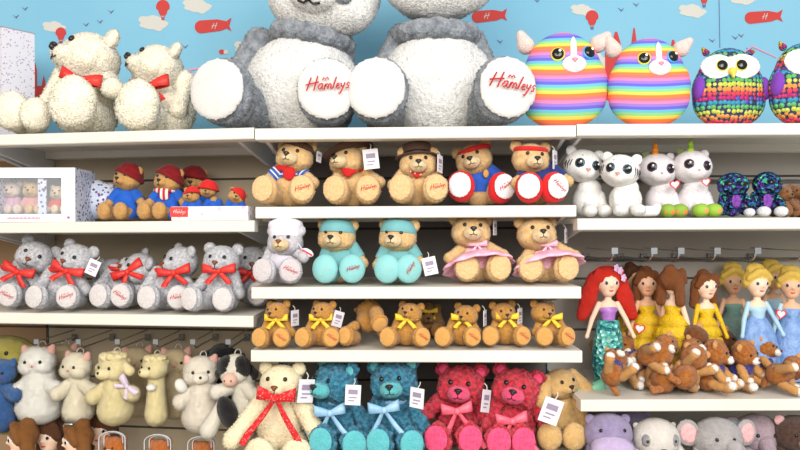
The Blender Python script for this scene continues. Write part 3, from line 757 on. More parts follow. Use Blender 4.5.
# --- blue and red curly bears, cream bear, spaniel
BLU = fur('curly_blue', (22, 104, 138), (72, 162, 194), 26, .7); BLUL = fur('curly_teal', (92, 184, 194), (104, 196, 202), 30)
REDF = fur('curly_red', (204, 24, 48), (244, 66, 92), 26, .7); PNK = fur('curly_pink', (244, 72, 120), (250, 92, 136), 30)
BLUBOW = mat('organza_blue', (138, 184, 222), .4, (160, 200, 232), 12); PNKBOW = mat('organza_pink', (238, 92, 116), .4, (246, 116, 136), 12)
for (lab, m, mz, bw, px, hd, hr, ft, bp, tg, arms) in [
        ('curly blue teddy turned aside with a white tag, beside the cream bear', BLU, BLUL, BLUBOW, 338, (335, 383), (-38, 4, 4), [(322, 441, -14), (354, 445, 6)], (330, 413), (353, 395, .2, (0, 3, 0)), ((20, 10), (38, 18))),
        ('curly blue teddy beside the red teddies, with pale blue bow', BLU, BLUL, BLUBOW, 395, (394, 381), (-8, 2, -4), [(379, 442, -12), (411, 444, 12)], (384, 410), (417, 398, .2, (0, 4, -30)), ((36, 14), (30, 14))),
        ('curly red teddy beside the blue teddy, with pink bow', REDF, PNK, PNKBOW, 459, (461, 386), (-10, 4, 4), [(437, 440, -20), (470, 444, 2)], (457, 411), (486, 401, .22, (0, 14, 55)), ((58, 20), (30, 14))),
        ('curly red teddy with a large white tag, beside the tan dog', REDF, PNK, PNKBOW, 515, (516, 389), (-16, 8, 12), [(499, 442, -8), (522.5, 442, 6)], (512, 421), (551, 411, .25, (0, 20, 0)), ((30, 16), (36, 16)))]:
    b = bear('curly_teddy_bear', lab, px, 461, 92, .06, m, hd, hr, ft, .95, arms, 'curl_', group='curly blue and red bears', pad=mz, muz=mz, inner=mz, hs=1.0)
    neck_bow(b, bw, 'bow_long', bp, -6, .95, y=-.34); swing_tag(b, tg[0], tg[1], tg[2], tg[3], -.42)
CREAM = fur('cream_bear', (244, 228, 190), (248, 234, 200), 8)
t = bear('teddy_bear', 'large cream teddy with a long white-spotted red bow, beside the blue teddies', 280, 466, 108, .035, CREAM, (281.5, 383), (-8, 4, 0), [], 1, ((30, 10), (28, 12)), nose=NOSEBR, hs=.78, face_kw=dict(ex=.1, ez=.06))
t.body.scale = (1.0, .9, 1.05)
for s, a in zip((-1, 1), t.arms): a.scale = (1.05, 1.0, 1.35)
t.arms[0].location = put(t, 262, 402, -.06); t.arms[0].rotation_euler = (R(-16), R(38), 0); t.arms[1].location = put(t, 301, 402, -.06); t.arms[1].rotation_euler = (R(-14), R(-30), 0)
for fx, s in ((258, -1), (297, 1)):
    ro = Euler((R(10), 0, R(s * 8))); p = put(t, fx, 458, -.34); part(t.root, 'leg', 'plush_leg', CREAM, p - ro.to_matrix() @ Vector((0, -.34, .02)), ro, .95)
neck_bow(t, dots('red_white', (206, 34, 36), (230, 150, 146), 60), 'bow_long', (276, 398), 4, 1.0, y=-.26); swing_tag(t, 306, 391, .2, (0, 8, 38), -.2)
for z in (.42,): t.root.children[0]['label'] = 'round cream belly'

# --- grey bears with red bows
GRY = fur('mottled_grey', (180, 181, 188), (226, 226, 232), 30, .6); GRYP = fur('grey_sole', (214, 208, 208), (224, 218, 218), 30)
G5 = 'grey bears with red bows'
for (lab, px, y, hd, hr, ft, bp, brot, tg, arms, sc) in [
        ('mottled grey teddy with red bow tilting its head, at the left end of its row', 13, .11, (36, 257), (8, 0, 26), [(9.5, 300, -4)], (18, 272), 18, None, ((30, 14), (46, 24)), 20),
        ('mottled grey teddy with red bow and white tag on its ear', 60, .10, (77, 259.5), (-14, 2, 16), [(36, 300.5, -14), (67.5, 300, 4)], (67, 271), 18, (93, 267.5), ((22, 30), (40, 14)), -20),
        ('mottled grey teddy turning its face up and aside behind a sole', 120, .13, (141, 269), (-62, 14, 20), [(100, 300, -12), (121.5, 300, 0)], (128, 272), -28, None, ((34, 14), (20, 14)), 30),
        ('mottled grey teddy looking aside over a flat red bow', 165, .13, (181.5, 262), (-48, 2, 6), [(148, 301, -10), (178, 299, 6)], (174, 273), -8, None, ((30, 14), (45, 24)), -10),
        ('mottled grey teddy with red bow and stitched oval sole, facing forward', 222, .10, (222, 261), (-6, 2, 4), [(223, 300, 0), (191, 299, -24)], (219, 271), 0, None, ((38, 16), (22, 14)), 0),
        ('mottled grey teddy half hidden at the right end of its row', 254, .22, (252, 262), (12, 0, 6), [(257.5, 300.5, 4)], (250, 273), 0, None, ((10, 10), (10, 10)), 10)]:
    b = bear('grey_teddy_bear', lab, px, 314, 72, y, GRY, hd, hr, ft, 1.02, arms, group=G5, pad=GRYP, script=sc, nose=NOSEBR, lean=(((hd[0] - px) * .5), 0), script_on=(0, 1) if px in (13, 254, 222) else (1,))
    neck_bow(b, RED, 'bow_wide', bp, brot, 1.02, y=-.26)
    if tg: swing_tag(b, tg[0], tg[1], .2, (0, 24, 0), -.38)
# one bent over behind, its head down
t = base_toy('grey_teddy_bear', 'mottled grey teddy slumped with its head hanging down', 'teddy bear', G5, 114, 314, .27, 62)
part(t.root, 'body', 'plush_body', GRY, (0, .15, .05), (R(10), 0, 0)); h = part(t.root, 'head', 'plush_head', GRY, put(t, 113, 272, -.2), (R(48), R(12), R(8)), .95); face(t, h, 'plush_', NOSEBR)
for s in (-1, 1): part(h, 'ear', 'plush_ear', GRY, (s * .2, .03, .165), (0, R(s * 40), 0)); part(t.root, 'arm', 'plush_arm', GRY, (s * .2, 0, .5), (R(-20), R(-s * 20), 0)); part(t.root, 'leg', 'plush_leg', GRY, (s * .13, 0.05, .15), (0, 0, R(s * 14)))
# ================================================================= blue-smocked bears with red hats
COATB = cloth('smock_blue', (30, 92, 196), (40, 104, 206)); HATR = cloth('hat_dark_red', (126, 16, 24), (142, 24, 32)); HATB = cloth('hat_red', (214, 34, 34), (226, 44, 42)); TANB = fur('tan_smock_bear', (206, 154, 88), (220, 172, 108))
G6 = 'bears in blue smocks and red hats'
for (lab, px, y, hd, hr, ft, arms, hrot) in [
        ('tan teddy in blue smock and dark red hat beside the window box', 126, .16, (128, 179), (-22, 4, 6), [(102, 211, -26), (119, 212, -14)], ((30, 24), (44, 24)), (-14, 14, 0)),
        ('tan teddy in blue smock and dark red hat beside the white tray', 167, .16, (168.5, 181), (-20, 4, 8), [(142, 212, -26), (158, 213, -14)], ((34, 24), (48, 24)), (-14, 14, 0)),
        ('tan teddy in dark red hat half hidden behind the white tray', 193, .28, (192, 182), (10, 0, 0), [(186, 212, -10), (203, 212, 10)], ((20, 10), (20, 10)), (-6, 6, 0))]:
    b = bear('hatted_teddy_bear', lab, px, 221.5, 54, y, TANB, hd, hr, ft, .95, arms, group=G6, lean=(3, 0))
    shirt(b, COATB, 'smock', 'smock'); sleeves(b, COATB); wear_hat(b, 'knit_cap', HATR, .09, .03, hrot, 1.0)
    if px == 167: part(b.root, 'scarf', 'scarf', stripes('scarf', [(200, 40, 48), (230, 226, 226)], 12, 'X'), (0, -.03, .57), (R(8), 0, 0), 1.15)
def mk_tray():
    yf = .10; a, c = W(171.5, 221, yf), W(250, 221, yf); zt = W(210, 206.5, yf).z; w = c.x - a.x; h = zt - a.z - .001
    root = thing('display_tray', 'white card tray with a red label holding small hatted bears', 'tray', (a.x, yf, SHELFZ['left'][1] + .0015), 1, (0, 0, R(-5)))
    m = dots('tray_print', (236, 232, 236), (206, 190, 206), 40)
    def bx(name, lo, hi, mm):
        bm = bmesh.new(); add_box(bm, lo, hi); me = bpy.data.meshes.new(name); bm.to_mesh(me); bm.free(); me.materials.append(mm); return link(name, me, root)
    d = .16
    bx('front_panel', (0, 0, 0), (w, .004, h), m); bx('back_panel', (0, d - .004, 0), (w, d, h), m); bx('side_panel', (0, .004, 0), (.004, d - .004, h), m); bx('side_panel', (w - .004, .004, 0), (w, d - .004, h), m); bx('bottom_panel', (.004, .004, 0), (w - .004, d - .004, .004), m)
    l = bx('label', (-.003, -.0025, .012), (.055, 0, .044), mat('label_red', (232, 58, 48), .6))
    part(l, 'lettering', 'script', WHITE, (.026, -.0035, .028), (0, 0, 0), .042)
    return a.x, w, root
mk_tray()
for (lab, px, hd, hr, hk, hrot, y) in [
        ('small tan teddy with red hat peeping over the left of the white tray', 193, (191.5, 197.5), (-8, 4, 8), HATB, (-10, -16, 0), .10),
        ('small tan teddy with a tall bright red hat standing in the white tray', 214, (208, 192), (0, 0, 0), HATB, (-4, 10, 0), .12),
        ('small tan teddy with red hat tilted over the right of the white tray', 236, (236.5, 198.5), (10, 6, 24), HATB, (-6, 20, 0), .11)]:
    b = bear('hatted_teddy_bear', lab, px, 219.5, 33, y, TANB, hd, hr, [], 1, ((24, 20), (24, 20)), group=G6)
    shirt(b, COATB, 'smock', 'smock', .96); sleeves(b, COATB); wear_hat(b, 'knit_cap', hk, .09, .02, hrot, (1.15 if px == 214 else 1.0)); b.root.location.z += .005

# ================================================================= window gift box
def mk_box():
    yf = .18; a, c = W(-8, 221, yf), W(74, 221, yf); w = c.x - a.x; zt = W(40, 167.5, yf).z; zb = SHELFZ['left'][1] + .0015; h = zt - zb; d = .17
    root = thing('window_gift_box', 'white printed gift box with clear front window on the shelf', 'gift box', (a.x, yf, zb), 1, (0, 0, R(2)))
    prn = lambda nt, tc: None
    def b(nt, tc):
        v = nt.nodes.new('ShaderNodeTexVoronoi'); v.inputs['Scale'].default_value = 80; nt.links.new(tc.outputs['Object'], v.inputs['Vector'])
        n = nt.nodes.new('ShaderNodeTexNoise'); n.inputs['Scale'].default_value = 30; nt.links.new(tc.outputs['Object'], n.inputs['Vector'])
        return mth(nt, 'ADD', mth(nt, 'MULTIPLY', mth(nt, 'GREATER_THAN', v.outputs['Distance'], .34), .5), mth(nt, 'MULTIPLY', n.outputs['Fac'], .48)), None
    m = ramp_mat('box_print', [(84, 74, 120), (120, 84, 130), (214, 220, 236), (196, 208, 230)], b, .6)
    MATS['box_print'] = m; inside = mat('box_inside', (206, 206, 220), .7)
    def mk(name, fn, mm, par=root):
        bm = bmesh.new(); fn(bm); me = bpy.data.meshes.new(name); bm.to_mesh(me); bm.free(); me.materials.append(mm); return link(name, me, par)
    t = .004; l, r_, bt, tp = .012, .045, .026, .034
    def frame(bm):
        add_box(bm, (0, 0, 0), (w, t, bt)); add_box(bm, (0, 0, h - tp), (w, t, h)); add_box(bm, (0, 0, bt), (l, t, h - tp)); add_box(bm, (w - r_, 0, bt), (w, t, h - tp))
    fp = mk('front_panel', frame, mat('box_white', (238, 238, 244), .5))
    bm = bmesh.new()
    for i in range(26): x = .05 + i * .0042; add_box(bm, (x, -.0008, .0105), (x + .003, 0, .0135 + (i % 3) * .001))
    add_poly(bm, circ(w - .022, .014, .005, .005, 8), -.0008, 0)
    me = bpy.data.meshes.new('lettering'); bm.to_mesh(me); bm.free(); me.materials.append(mat('box_text', (176, 96, 120), .6)); link('lettering', me, fp)
    mk('side_panel', lambda bm: add_box(bm, (w - t, t, 0), (w, d, h)), m); mk('side_panel', lambda bm: add_box(bm, (0, t, 0), (t, d, h)), m)
    mk('top_panel', lambda bm: add_box(bm, (t, t, h - t), (w - t, d, h)), m); mk('bottom_panel', lambda bm: add_box(bm, (t, t, 0), (w - t, d, t)), inside)
    mk('back_panel', lambda bm: add_box(bm, (t, d - t, t), (w - t, d, h - t)), inside)
    xs = w - .045 - .055
    mk('divider', lambda bm: add_box(bm, (xs - .028, .012, t), (xs, .016, h - t)), m)
    g = bpy.data.materials.new('clear_film'); g.use_nodes = True; bs = g.node_tree.nodes['Principled BSDF']
    bs.inputs['Alpha'].default_value = .12; bs.inputs['Roughness'].default_value = .05; bs.inputs['Base Color'].default_value = (.9, .95, 1, 1)
    mk('window_film', lambda bm: add_box(bm, (l, .0045, bt), (w - r_, .0052, h - tp)), g)
    return yf
mk_box()
for (lab, px, m, cl, hp) in [('tiny pale teddy in lilac top inside the window box', 12, fur('tiny_pale', (226, 204, 190)), cloth('lilac_top', (206, 160, 190)), 37), ('tiny tan teddy inside the window box beside the divider', 33, TAN, cloth('rose_top', (214, 150, 150)), 37),
                         ('tiny teddy in red top right of the box divider', 59, fur('tiny_cream', (228, 206, 180)), cloth('tiny_red', (216, 70, 60)), 33)]:
    b = bear('boxed_teddy_bear', lab, px, 219.5, hp, .10, m, (px, 219.5 - hp * .74), (0, 0, 0), [(px - 5, 211), (px + 5, 211)], .8, group='tiny bears inside the window box')
    shirt(b, cl); sleeves(b, cl); b.root.location.z += .007
# rounded printed parcel behind the box and the box on top
def mk_parcel():
    organic('parcel_roll', [E((-.02, 0, 0), (.055, .05, .07)), E((.03, 0, -.005), (.05, .05, .06))], .012, 4)
    o = link('printed_gift_bag', withmat('parcel_roll', MATS['box_print']), None, W(100, 197, .37) , (0, 0, 0), 1.1)
    o.location.z = W(96, 221.5, .13).z + .085
    tagp(o, 'soft rounded printed gift pouch squeezed behind the window box', 'gift pouch')
mk_parcel()
def mk_topbox():
    y = .46; a, c = W(2, 120, y), W(34, 30, y); zb = W(0, 131.5, front(0)).z + .001
    w = c.x - a.x; h = W(12, 27, y).z - zb; d = .16
    root = thing('tall_gift_box', 'tall pale gift box with tiny lilac print on the top shelf', 'gift box', (a.x, y, zb), 1, (0, 0, R(52)))
    m = dots('tall_box_print', (222, 220, 230), (176, 160, 194), 90)
    bm = bmesh.new(); add_box(bm, (0, 0, 0), (w, d, h)); bmesh.ops.bevel(bm, geom=bm.edges[:], offset=.003, segments=2); me = bpy.data.meshes.new('carton'); bm.to_mesh(me); bm.free(); me.materials.append(m); link('carton', me, root)
    bm = bmesh.new(); add_box(bm, (-.001, -.001, h), (w + .001, d + .001, h + .004)); me = bpy.data.meshes.new('lid'); bm.to_mesh(me); bm.free(); me.materials.append(mat('lid_grey', (150, 150, 166), .6)); link('lid', me, root)
mk_topbox()

# ================================================================= cream shaggy bears on top
CRM = fur('ivory', (246, 238, 214), (252, 246, 230), 10)
b = bear('shaggy_teddy_bear', 'shaggy cream bear with a red bow, sitting left of its twin', 82, 132, 122, .19, CRM, (89, 62), (-42, 20, -6), [(69, 107, -4)], 1.22, ((14, 16), (48, 40)), 'shag_', group='shaggy cream bears on the top shelf', hs=1.04, lean=(4, 0))
neck_bow(b, RED, 'bow_std', (80, 81), 14, .9, y=-.3)
b = bear('shaggy_teddy_bear', 'shaggy cream bear with a red ribbon, leaning beside the panda', 170, 132, 116, .24, CRM, (158, 70), (-56, 24, -4), [(134, 113, -10)], 1.25, ((30, 20), (-4, 14)), 'shag_', group='shaggy cream bears on the top shelf', hs=.94, lean=(-4, 0))
neck_bow(b, RED, 'bow_std', (150, 87), -8, .9, y=-.3)
t = base_toy('shaggy_teddy_bear', 'shaggy cream bear lying down at the left end of the top shelf', 'teddy bear', 'shaggy cream bears on the top shelf', 0, 134, .18, 110)
part(t.root, 'body', 'shag_body', CRM, (-.3, .12, .2), (R(-30), R(-60), 0)); hd_ = part(t.root, 'head', 'shag_head', CRM, (-.75, .05, .3), (R(-30), 0, R(-20)))
face(t, hd_, 'shag_')
for s in (-1, 1): part(hd_, 'ear', 'shag_ear', CRM, (s * .2, .03, .165), (0, R(s * 40), 0))
for (fx, fy, yaw, sc) in ((10, 113, 10, 1.0), (36, 117, 30, .85)):
    ro = Euler((R(-4), 0, R(yaw))); p = put(t, fx, fy, -.38); part(t.root, 'leg', 'shag_leg', CRM, p + Vector((0, 0, .03)) - ro.to_matrix() @ Vector((0, -.34 * sc, .02 * sc)), ro, sc)
part(t.root, 'arm', 'shag_arm', CRM, (-.45, -.1, .35), (R(-30), R(40), 0))

# ================================================================= pandas
PW = fur('panda_white', (222, 222, 222), (234, 233, 230), 9); PG = fur('panda_grey', (118, 124, 134), (158, 164, 172), 26, .6); PP = fur('panda_pad', (212, 210, 208), (220, 218, 215), 14, .2)
lp = dict(vox=.0125, furh=.008, lump=.008, lfreq=9, sag=.4)
organic('panda_body', [E((0, -.02, .26), (.305, .22, .27)), E((0, -.03, .37), (.24, .19, .165))], **lp)
organic('panda_yoke', [C((-.15, .04, .49), (.15, .04, .49), .09, .09), *[E((math.cos(a) * .165, -.03 + math.sin(a) * .14, .54), (.075, .075, .06)) for a in [i * math.pi / 6 for i in range(12)]]], **lp)
organic('panda_head', [E((0, 0, 0), (.3, .25, .25)), *mir(E((.12, -.06, -.07), (.17, .15, .15))), E((0, -.2, -.06), (.13, .1, .09))], **lp)
organic('panda_patch', [E((0, 0, 0), (.055, .03, .075))], .01, 3, .008)
for (lab, px, hd, hr, ft, cx, armp) in [
        ('big grey and white panda, left of the two, stitched sole over its belly', 295, (326, -7), (-8, 4, 10), [(218.5, 96, -16), (327, 95, 4)], 295, ((238, 70, 24), (347, 66, -20))),
        ('big grey and white panda seated beside the striped cat cushions', 437, (437, -24), (2, 2, 0), [(376.5, 96, -6), (507, 92, 12)], 437, ((384, 66, 24), (490, 70, -22)))]:
    t = base_toy('panda', lab, 'panda toy', 'big panda toys', px, 129, .345 if px < 400 else .30, 190); t.root.location.z += .014; r = t.root
    bd = part(r, 'body', 'panda_body', PW, (0, 0, 0), (0, R((hd[0] - px) * .35), 0), 1.0)
    t.k = part(r, 'shoulders', 'panda_yoke', PG, (0, 0, -.005), (0, R((hd[0] - px) * .35), 0), .96)
    h = part(r, 'head', 'panda_head', PW, put(t, hd[0], hd[1], -.08), [R(a) for a in (hr[1], hr[2], hr[0])], .95)
    p, n = surf('panda_head', 0, -.03, .01); part(h, 'nose', 'nose', NOSEB, p, (R(-15), 0, 0), 1.1)
    p, n = surf('panda_head', 0, -.09, .008); part(h, 'mouth', 'mouth', NOSEB, p, (R(12), 0, 0), 1.3)
    for s in (-1, 1):
        p, n = surf('panda_head', s * .15, .0, .0); part(h, 'eye_patch', 'panda_patch', PG, p, facing(n), 1.25)
        p, n = surf('panda_head', s * .14, .015, .035); part(h, 'eye', 'eye', BLACK, p, facing(n))
        part(h, 'ear', 'plush_ear', PG, (s * .24, .03, .2), (0, R(s * 40), 0), 1.2)
    for i, (ax, ay, ar) in enumerate(armp):
        a = part(r, 'arm', 'pile_arm', PG, (0, 0, 0), (R(-16), R(ar), 0), 1.0)
        a.location = put(t, ax, ay, -.02) + Vector(((.1 if i == 0 else -.1), .08, .16)); 
    for i, (fx, fy, yaw) in enumerate(ft):
        fs = .97; ro = Euler((R(-3), 0, R(yaw))); p = put(t, fx, fy, -.40); p.z = max(p.z, .166)
        l = part(r, 'leg', 'pile_leg', PG, p - ro.to_matrix() @ Vector((0, -.36 * fs, .02 * fs)), ro, fs)
        pd = part(l, 'foot_pad', 'pad', PP, (0, -.376, .02), (0, 0, 0), (1.2, 1.1, 1.1))
        if i == 1: part(l, 'embroidery', 'script', REDPRINT, (0, -.428, .025), (0, R(-4 if px < 400 else 6), 0), .235 if px > 400 else .21)

# ================================================================= striped cat and owl cushions
RB = [(240, 112, 116), (238, 126, 66), (238, 204, 84), (140, 204, 130), (104, 182, 206), (104, 100, 206), (150, 120, 206), (236, 128, 176)]
CATM = stripes('rainbow', RB, 4.4, 'Z', -.25)
def scale_mat():
    def b(nt, tc):
        s = nt.nodes.new('ShaderNodeSeparateXYZ'); nt.links.new(tc.outputs['Object'], s.inputs[0])
        v = nt.nodes.new('ShaderNodeTexVoronoi'); v.inputs['Scale'].default_value = 20; v.inputs['Randomness'].default_value = .3; nt.links.new(tc.outputs['Object'], v.inputs['Vector'])
        sp = nt.nodes.new('ShaderNodeSeparateXYZ'); nt.links.new(v.outputs['Position'], sp.inputs[0])
        hue = mth(nt, 'FRACT', mth(nt, 'MULTIPLY', mth(nt, 'ADD', sp.outputs['Z'], 10), 3.3))
        edge = mth(nt, 'LESS_THAN', v.outputs['Distance'], .55)
        return mth(nt, 'MULTIPLY', mth(nt, 'ADD', mth(nt, 'MULTIPLY', hue, .86), .13), edge), mth(nt, 'SUBTRACT', 1, v.outputs['Distance'])
    return ramp_mat('owl_scales', [(50, 56, 90), (184, 44, 110), (216, 66, 84), (226, 150, 70), (200, 206, 84), (96, 176, 100), (56, 146, 182), (98, 84, 176)], b, .4)
OWLM = scale_mat()
organic('cushion', [E((0, 0, .3), (.42, .2, .32)), E((0, 0, .55), (.36, .18, .36)), E((0, 0, .42), (.43, .2, .36))], .03, 8)
organic('cushion_ear', [C((0, 0, 0), (.03, 0, .14), .1, .05)], .016, 5); organic('blaze', [E((0, 0, .1), (.035, .02, .12)), E((0, -.01, -.06), (.115, .05, .085))], .014, 4)
organic('big_eye', [E((0, 0, 0), (.08, .035, .08))], .012, 3); organic('eye_glint', [E((0, 0, 0), (.02, .01, .02))], .005, 1); organic('owl_mask', [E((-.13, 0, 0), (.2, .045, .15)), E((.13, 0, 0), (.2, .045, .15))], .018, 5)
organic('beak', [E((0, -.02, .02), (.05, .05, .045)), E((0, -.03, -.03), (.02, .03, .04))], .012, 3); organic('wing', [E((0, 0, 0), (.07, .1, .16))], .018, 3)
WFUR = fur('white_patch', (244, 240, 240)); GLINT = mat('glint', (250, 250, 250), .2); PINKE = fur('pink_ear', (230, 200, 192), (226, 214, 208), 24)
RIM = [mat('eye_rim_yellow', (222, 214, 70), .3), mat('eye_rim_blue', (60, 160, 220), .3)]
organic('eye_rim', [E((0, 0, 0), (.098, .025, .098))], .012, 3)
GC = 'round cushions on the top shelf'
for (lab, kind, px, y, hpx, fx, fy, rz) in [
        ('rainbow striped cat cushion beside the panda\'s stitched sole', 'cat', 563, .15, 97, 571, 57, 4), ('rainbow striped cat cushion beside the owl cushion', 'cat', 649, .12, 90, 654, 61, 2),
        ('owl cushion in rainbow scales with a white face, beside a striped cat', 'owl', 729, .16, 82, 724, 66, -3), ('owl cushion in rainbow scales cut off by the right edge', 'owl', 806, .13, 86, 804, 58, -8)]:
    t = Toy(); t.y = y; t.s = hpx * S(y) / .92; p = W(px, 127.5, y); p.z = W(px, 123.5, front(px)).z + .008
    t.root = r = thing('cat_cushion' if kind == 'cat' else 'owl_cushion', lab, 'cushion', p, t.s, (0, 0, R(-rz)), GC)
    part(r, 'body', 'cushion', CATM if kind == 'cat' else OWLM)
    dx = (fx - px) * S(y) / t.s; ez = .66
    if kind == 'cat':
        for i, s in enumerate((-1, 1)):
            P, n = surf('cushion', dx + s * .145, ez + (.0 if s < 0 else .02), .0); e = part(r, 'eye', 'eye_rim', RIM[i], P, facing(n), .72); part(e, 'pupil', 'big_eye', BLACK, (0, -.02, 0)); part(e, 'glint', 'eye_glint', GLINT, (.025, -.055, .03))
            er = part(r, 'ear', 'cushion_ear', PINKE, (s * .34, .05, .8), (0, R(s * 36), 0), .85)
        P, n = surf('cushion', dx, ez - .04, .0); mz = part(r, 'muzzle', 'blaze', WFUR, P, (R(-8), 0, 0)); part(mz, 'nose', 'nose', mat('nose_pink', (240, 140, 160), .5), (0, -.06, -.04), (0, 0, 0), .7)
    else:
        P, n = surf('cushion', dx, ez, .0); mk_ = part(r, 'face_mask', 'owl_mask', WFUR, P + Vector((0, .025, 0)), facing(n), 1.0)
        for s in (-1, 1):
            e = part(mk_, 'eye', 'eye_rim', RIM[0], (s * .105, -.04, 0), (0, 0, 0), .72); e2 = part(mk_, 'pupil', 'big_eye', BLACK, (s * .105, -.055, 0.0), (0, 0, 0), .74)
            P2, n2 = surf('cushion', s * .36, .42, .0); part(r, 'wing', 'wing', cloth('wing_purple', (120, 60, 170)), (s * .375, -.06, .44), (0, R(-s * 8), 0), .85)
            part(r, 'ear', 'cushion_ear', OWLM, (s * .25, .02, .85), (0, R(s * 50), 0), .4)
        part(mk_, 'beak', 'beak', mat('beak_yellow', (226, 206, 80), .5), (0, -.03, -.09))
# ================================================================= big-eyed white tigers, unicorns, sequin toys
WT = fur('tiger_white', (242, 240, 238), (249, 248, 246), 14); UN = fur('unicorn_white', (238, 230, 236), (246, 240, 244), 14)
lb = dict(vox=.02, furh=.010)
organic('big_eyed_body', [E((0, .02, .24), (.2, .19, .24)), E((0, -.02, .4), (.15, .15, .16))], **lb)
organic('big_eyed_head', [E((0, 0, 0), (.275, .24, .235)), E((0, -.12, -.07), (.17, .15, .12))], **lb)
organic('paw', [E((0, 0, .085), (.105, .14, .085)), C((0, .1, .14), (0, .2, .3), .08, .08)], **lb)
organic('small_ear', [E((0, 0, 0), (.08, .04, .085))], .016, 3, .006); organic('tail', [C((0, 0, .07), (.16, -.03, .07), .07, .065), C((.16, -.03, .07), (.2, -.02, .12), .065, .05)], .016, 3, .006)
lathe('horn', [(.055, 0), (.05, .05), (.045, .06), (.042, .11), (.035, .12), (.03, .17), (.02, .18), (.0, .25)], 16)
EYEG = mat('eye_teal', (40, 72, 84), .12); EYEP = mat('eye_plum', (66, 44, 66), .12)
def mk_mark():
    bm = bmesh.new()
    for i in range(3): add_tube(bm, [(.0 + i * .035, .0, .06 - i * .01), (.02 + i * .035, 0.004, 0), (.01 + i * .035, .01, -.06 + i * .01)], [.004, .011, .004], 5)
    save('stripe_mark', bm)
mk_mark()
STR = mat('stripe_ink', (70, 66, 70), .8)
def beanie(name, lab, cat, grp, px, py, hpx, y, fm, hd, hr, paws, eyem, ep=.115):
    t = base_toy(name, lab, cat, grp, px, py, y, hpx); r = t.root; r.location.z += .02 * t.s
    part(r, 'body', 'big_eyed_body', fm, (0, 0, 0), (0, 0, 0), (1.15, 1, 1)); h = part(r, 'head', 'big_eyed_head', fm, put(t, hd[0], hd[1], -.06), [R(a) for a in (hr[1], hr[2], hr[0])]); t.head = h
    for s in (-1, 1):
        P, n = surf('big_eyed_head', s * ep, .02, .0); e = part(h, 'eye', 'eye_rim', eyem, P, facing(n), .74); part(e, 'pupil', 'big_eye', BLACK, (0, -.018, 0), (0, 0, 0), .86); part(e, 'glint', 'eye_glint', GLINT, (.02, -.045, .025))
    for i, (x, yy) in enumerate(paws):
        P = put(t, x, py, -.24); P.z = 0.005; part(r, 'paw', 'paw', fm, P, (0, 0, R(-6 + 12 * i)))
    return t
GB = 'big-eyed plush animals'
for (lab, px, hd, hr, pw, tail) in [('white tiger plush with teal eyes beside the red-shoed teddies', 589, (583, 166), (4, 4, 10), [(590, 210), (605, 210)], False), ('white tiger plush with a curled tail beside the unicorn', 626, (620, 171), (-22, 0, 8), [(620.5, 210), (638, 210)], True)]:
    t = beanie('white_tiger', lab, 'tiger toy', GB, px, 218.5, 70, .14 if not tail else .11, WT, hd, hr, pw, EYEG)
    h = t.head
    for s in (-1, 1):
        part(h, 'ear', 'small_ear', WT, (s * .2, .02, .18), (0, R(s * 40), 0)); P, n = surf('big_eyed_head', s * .21, -.02, .0); mk = part(h, 'cheek_stripes', 'stripe_mark', STR, P, facing(n), (s * 1.2, 1.2, 1.3))
        P, n = surf('big_eyed_head', s * .07, .14, .003); part(h, 'brow', 'stripe_mark', STR, P, (R(-40), R(90 - s * 12), 0), .5)
    P, n = surf('big_eyed_head', 0, -.06, .01); part(h, 'nose', 'nose', mat('nose_rose', (206, 150, 140), .5), P, (R(-10), 0, 0), .85)
    if tail: part(t.root, 'tail', 'tail', WT, (.18, -.12, 0), (0, 0, 0), 1.1); part(t.root, 'heart_tag', 'heart_tag', (RED, WHITE), put(t, 638, 163, -.1), (0, R(10), R(30)), .12)
HOOF = dots('hoof_bright', (140, 176, 70), (226, 136, 70), 7); HOOF2 = dots('hoof_green', (150, 190, 70), (218, 160, 90), 6)
organic('hoof', [E((0, -.03, .08), (.115, .13, .095))], .02, 3, .008)
HORN = [stripes('horn_orange', [(240, 150, 30), (224, 120, 30)], 14), stripes('horn_lime', [(190, 206, 60), (120, 180, 60)], 9)]
for i, (lab, px, hd, hr, pw, ht, hp) in enumerate([('white unicorn plush with an orange horn beside the white tiger', 662, (657, 170), (-4, 2, 6), [(667, 211), (679, 210)], (675, 184.5), None), ('white unicorn plush with a lime horn beside the dark sequin toys', 695, (692, 167), (0, 2, 6), [(700, 211), (713, 212)], (706, 182), None)]):
    t = beanie('unicorn', lab, 'unicorn toy', GB, px, 218.5, 70, .16 if i == 0 else .13, UN, hd, hr, pw, EYEP, .125)
    h = t.head; part(h, 'horn', 'horn', HORN[i], (-.06, -.04, .2), (R(6), R(-6), 0), .88)
    for s in (-1, 1): part(h, 'ear', 'small_ear', fur('uni_ear', (120, 130, 90)) if s < 0 else UN, (s * .17, .03, .2), (0, R(s * 24), 0), .8)
    for x, yy in pw: P = put(t, x, 218, -.3); P.z = .005; part(t.root, 'hoof', 'hoof', HOOF if i == 0 else HOOF2, P)
    P, n = surf('big_eyed_head', 0, -.06, .004); part(h, 'nose', 'nose', mat('nose_rose', (206, 150, 140), .5), P, (R(-10), 0, 0), .5)
    part(t.root, 'heart_tag', 'heart_tag', (RED, WHITE), put(t, ht[0], ht[1], -.34), (0, R(-8), 0), .15 if i == 0 else .13)
def sequin():
    def b(nt, tc):
        v = nt.nodes.new('ShaderNodeTexVoronoi'); v.inputs['Scale'].default_value = 20; nt.links.new(tc.outputs['Object'], v.inputs['Vector'])
        s = nt.nodes.new('ShaderNodeSeparateColor'); nt.links.new(v.outputs['Color'], s.inputs[0]); return s.outputs[0], v.outputs['Distance']
    return ramp_mat('sequins_dark', [(30, 36, 60), (40, 70, 130), (28, 34, 60), (60, 130, 180), (44, 40, 90), (80, 190, 140), (90, 60, 160), (40, 80, 110)], b, .25, .5)
SEQ = sequin(); SEQP = mat('sequins_purple', (120, 60, 160), .25, (150, 80, 190), 30, .5, 40, metal=.4)
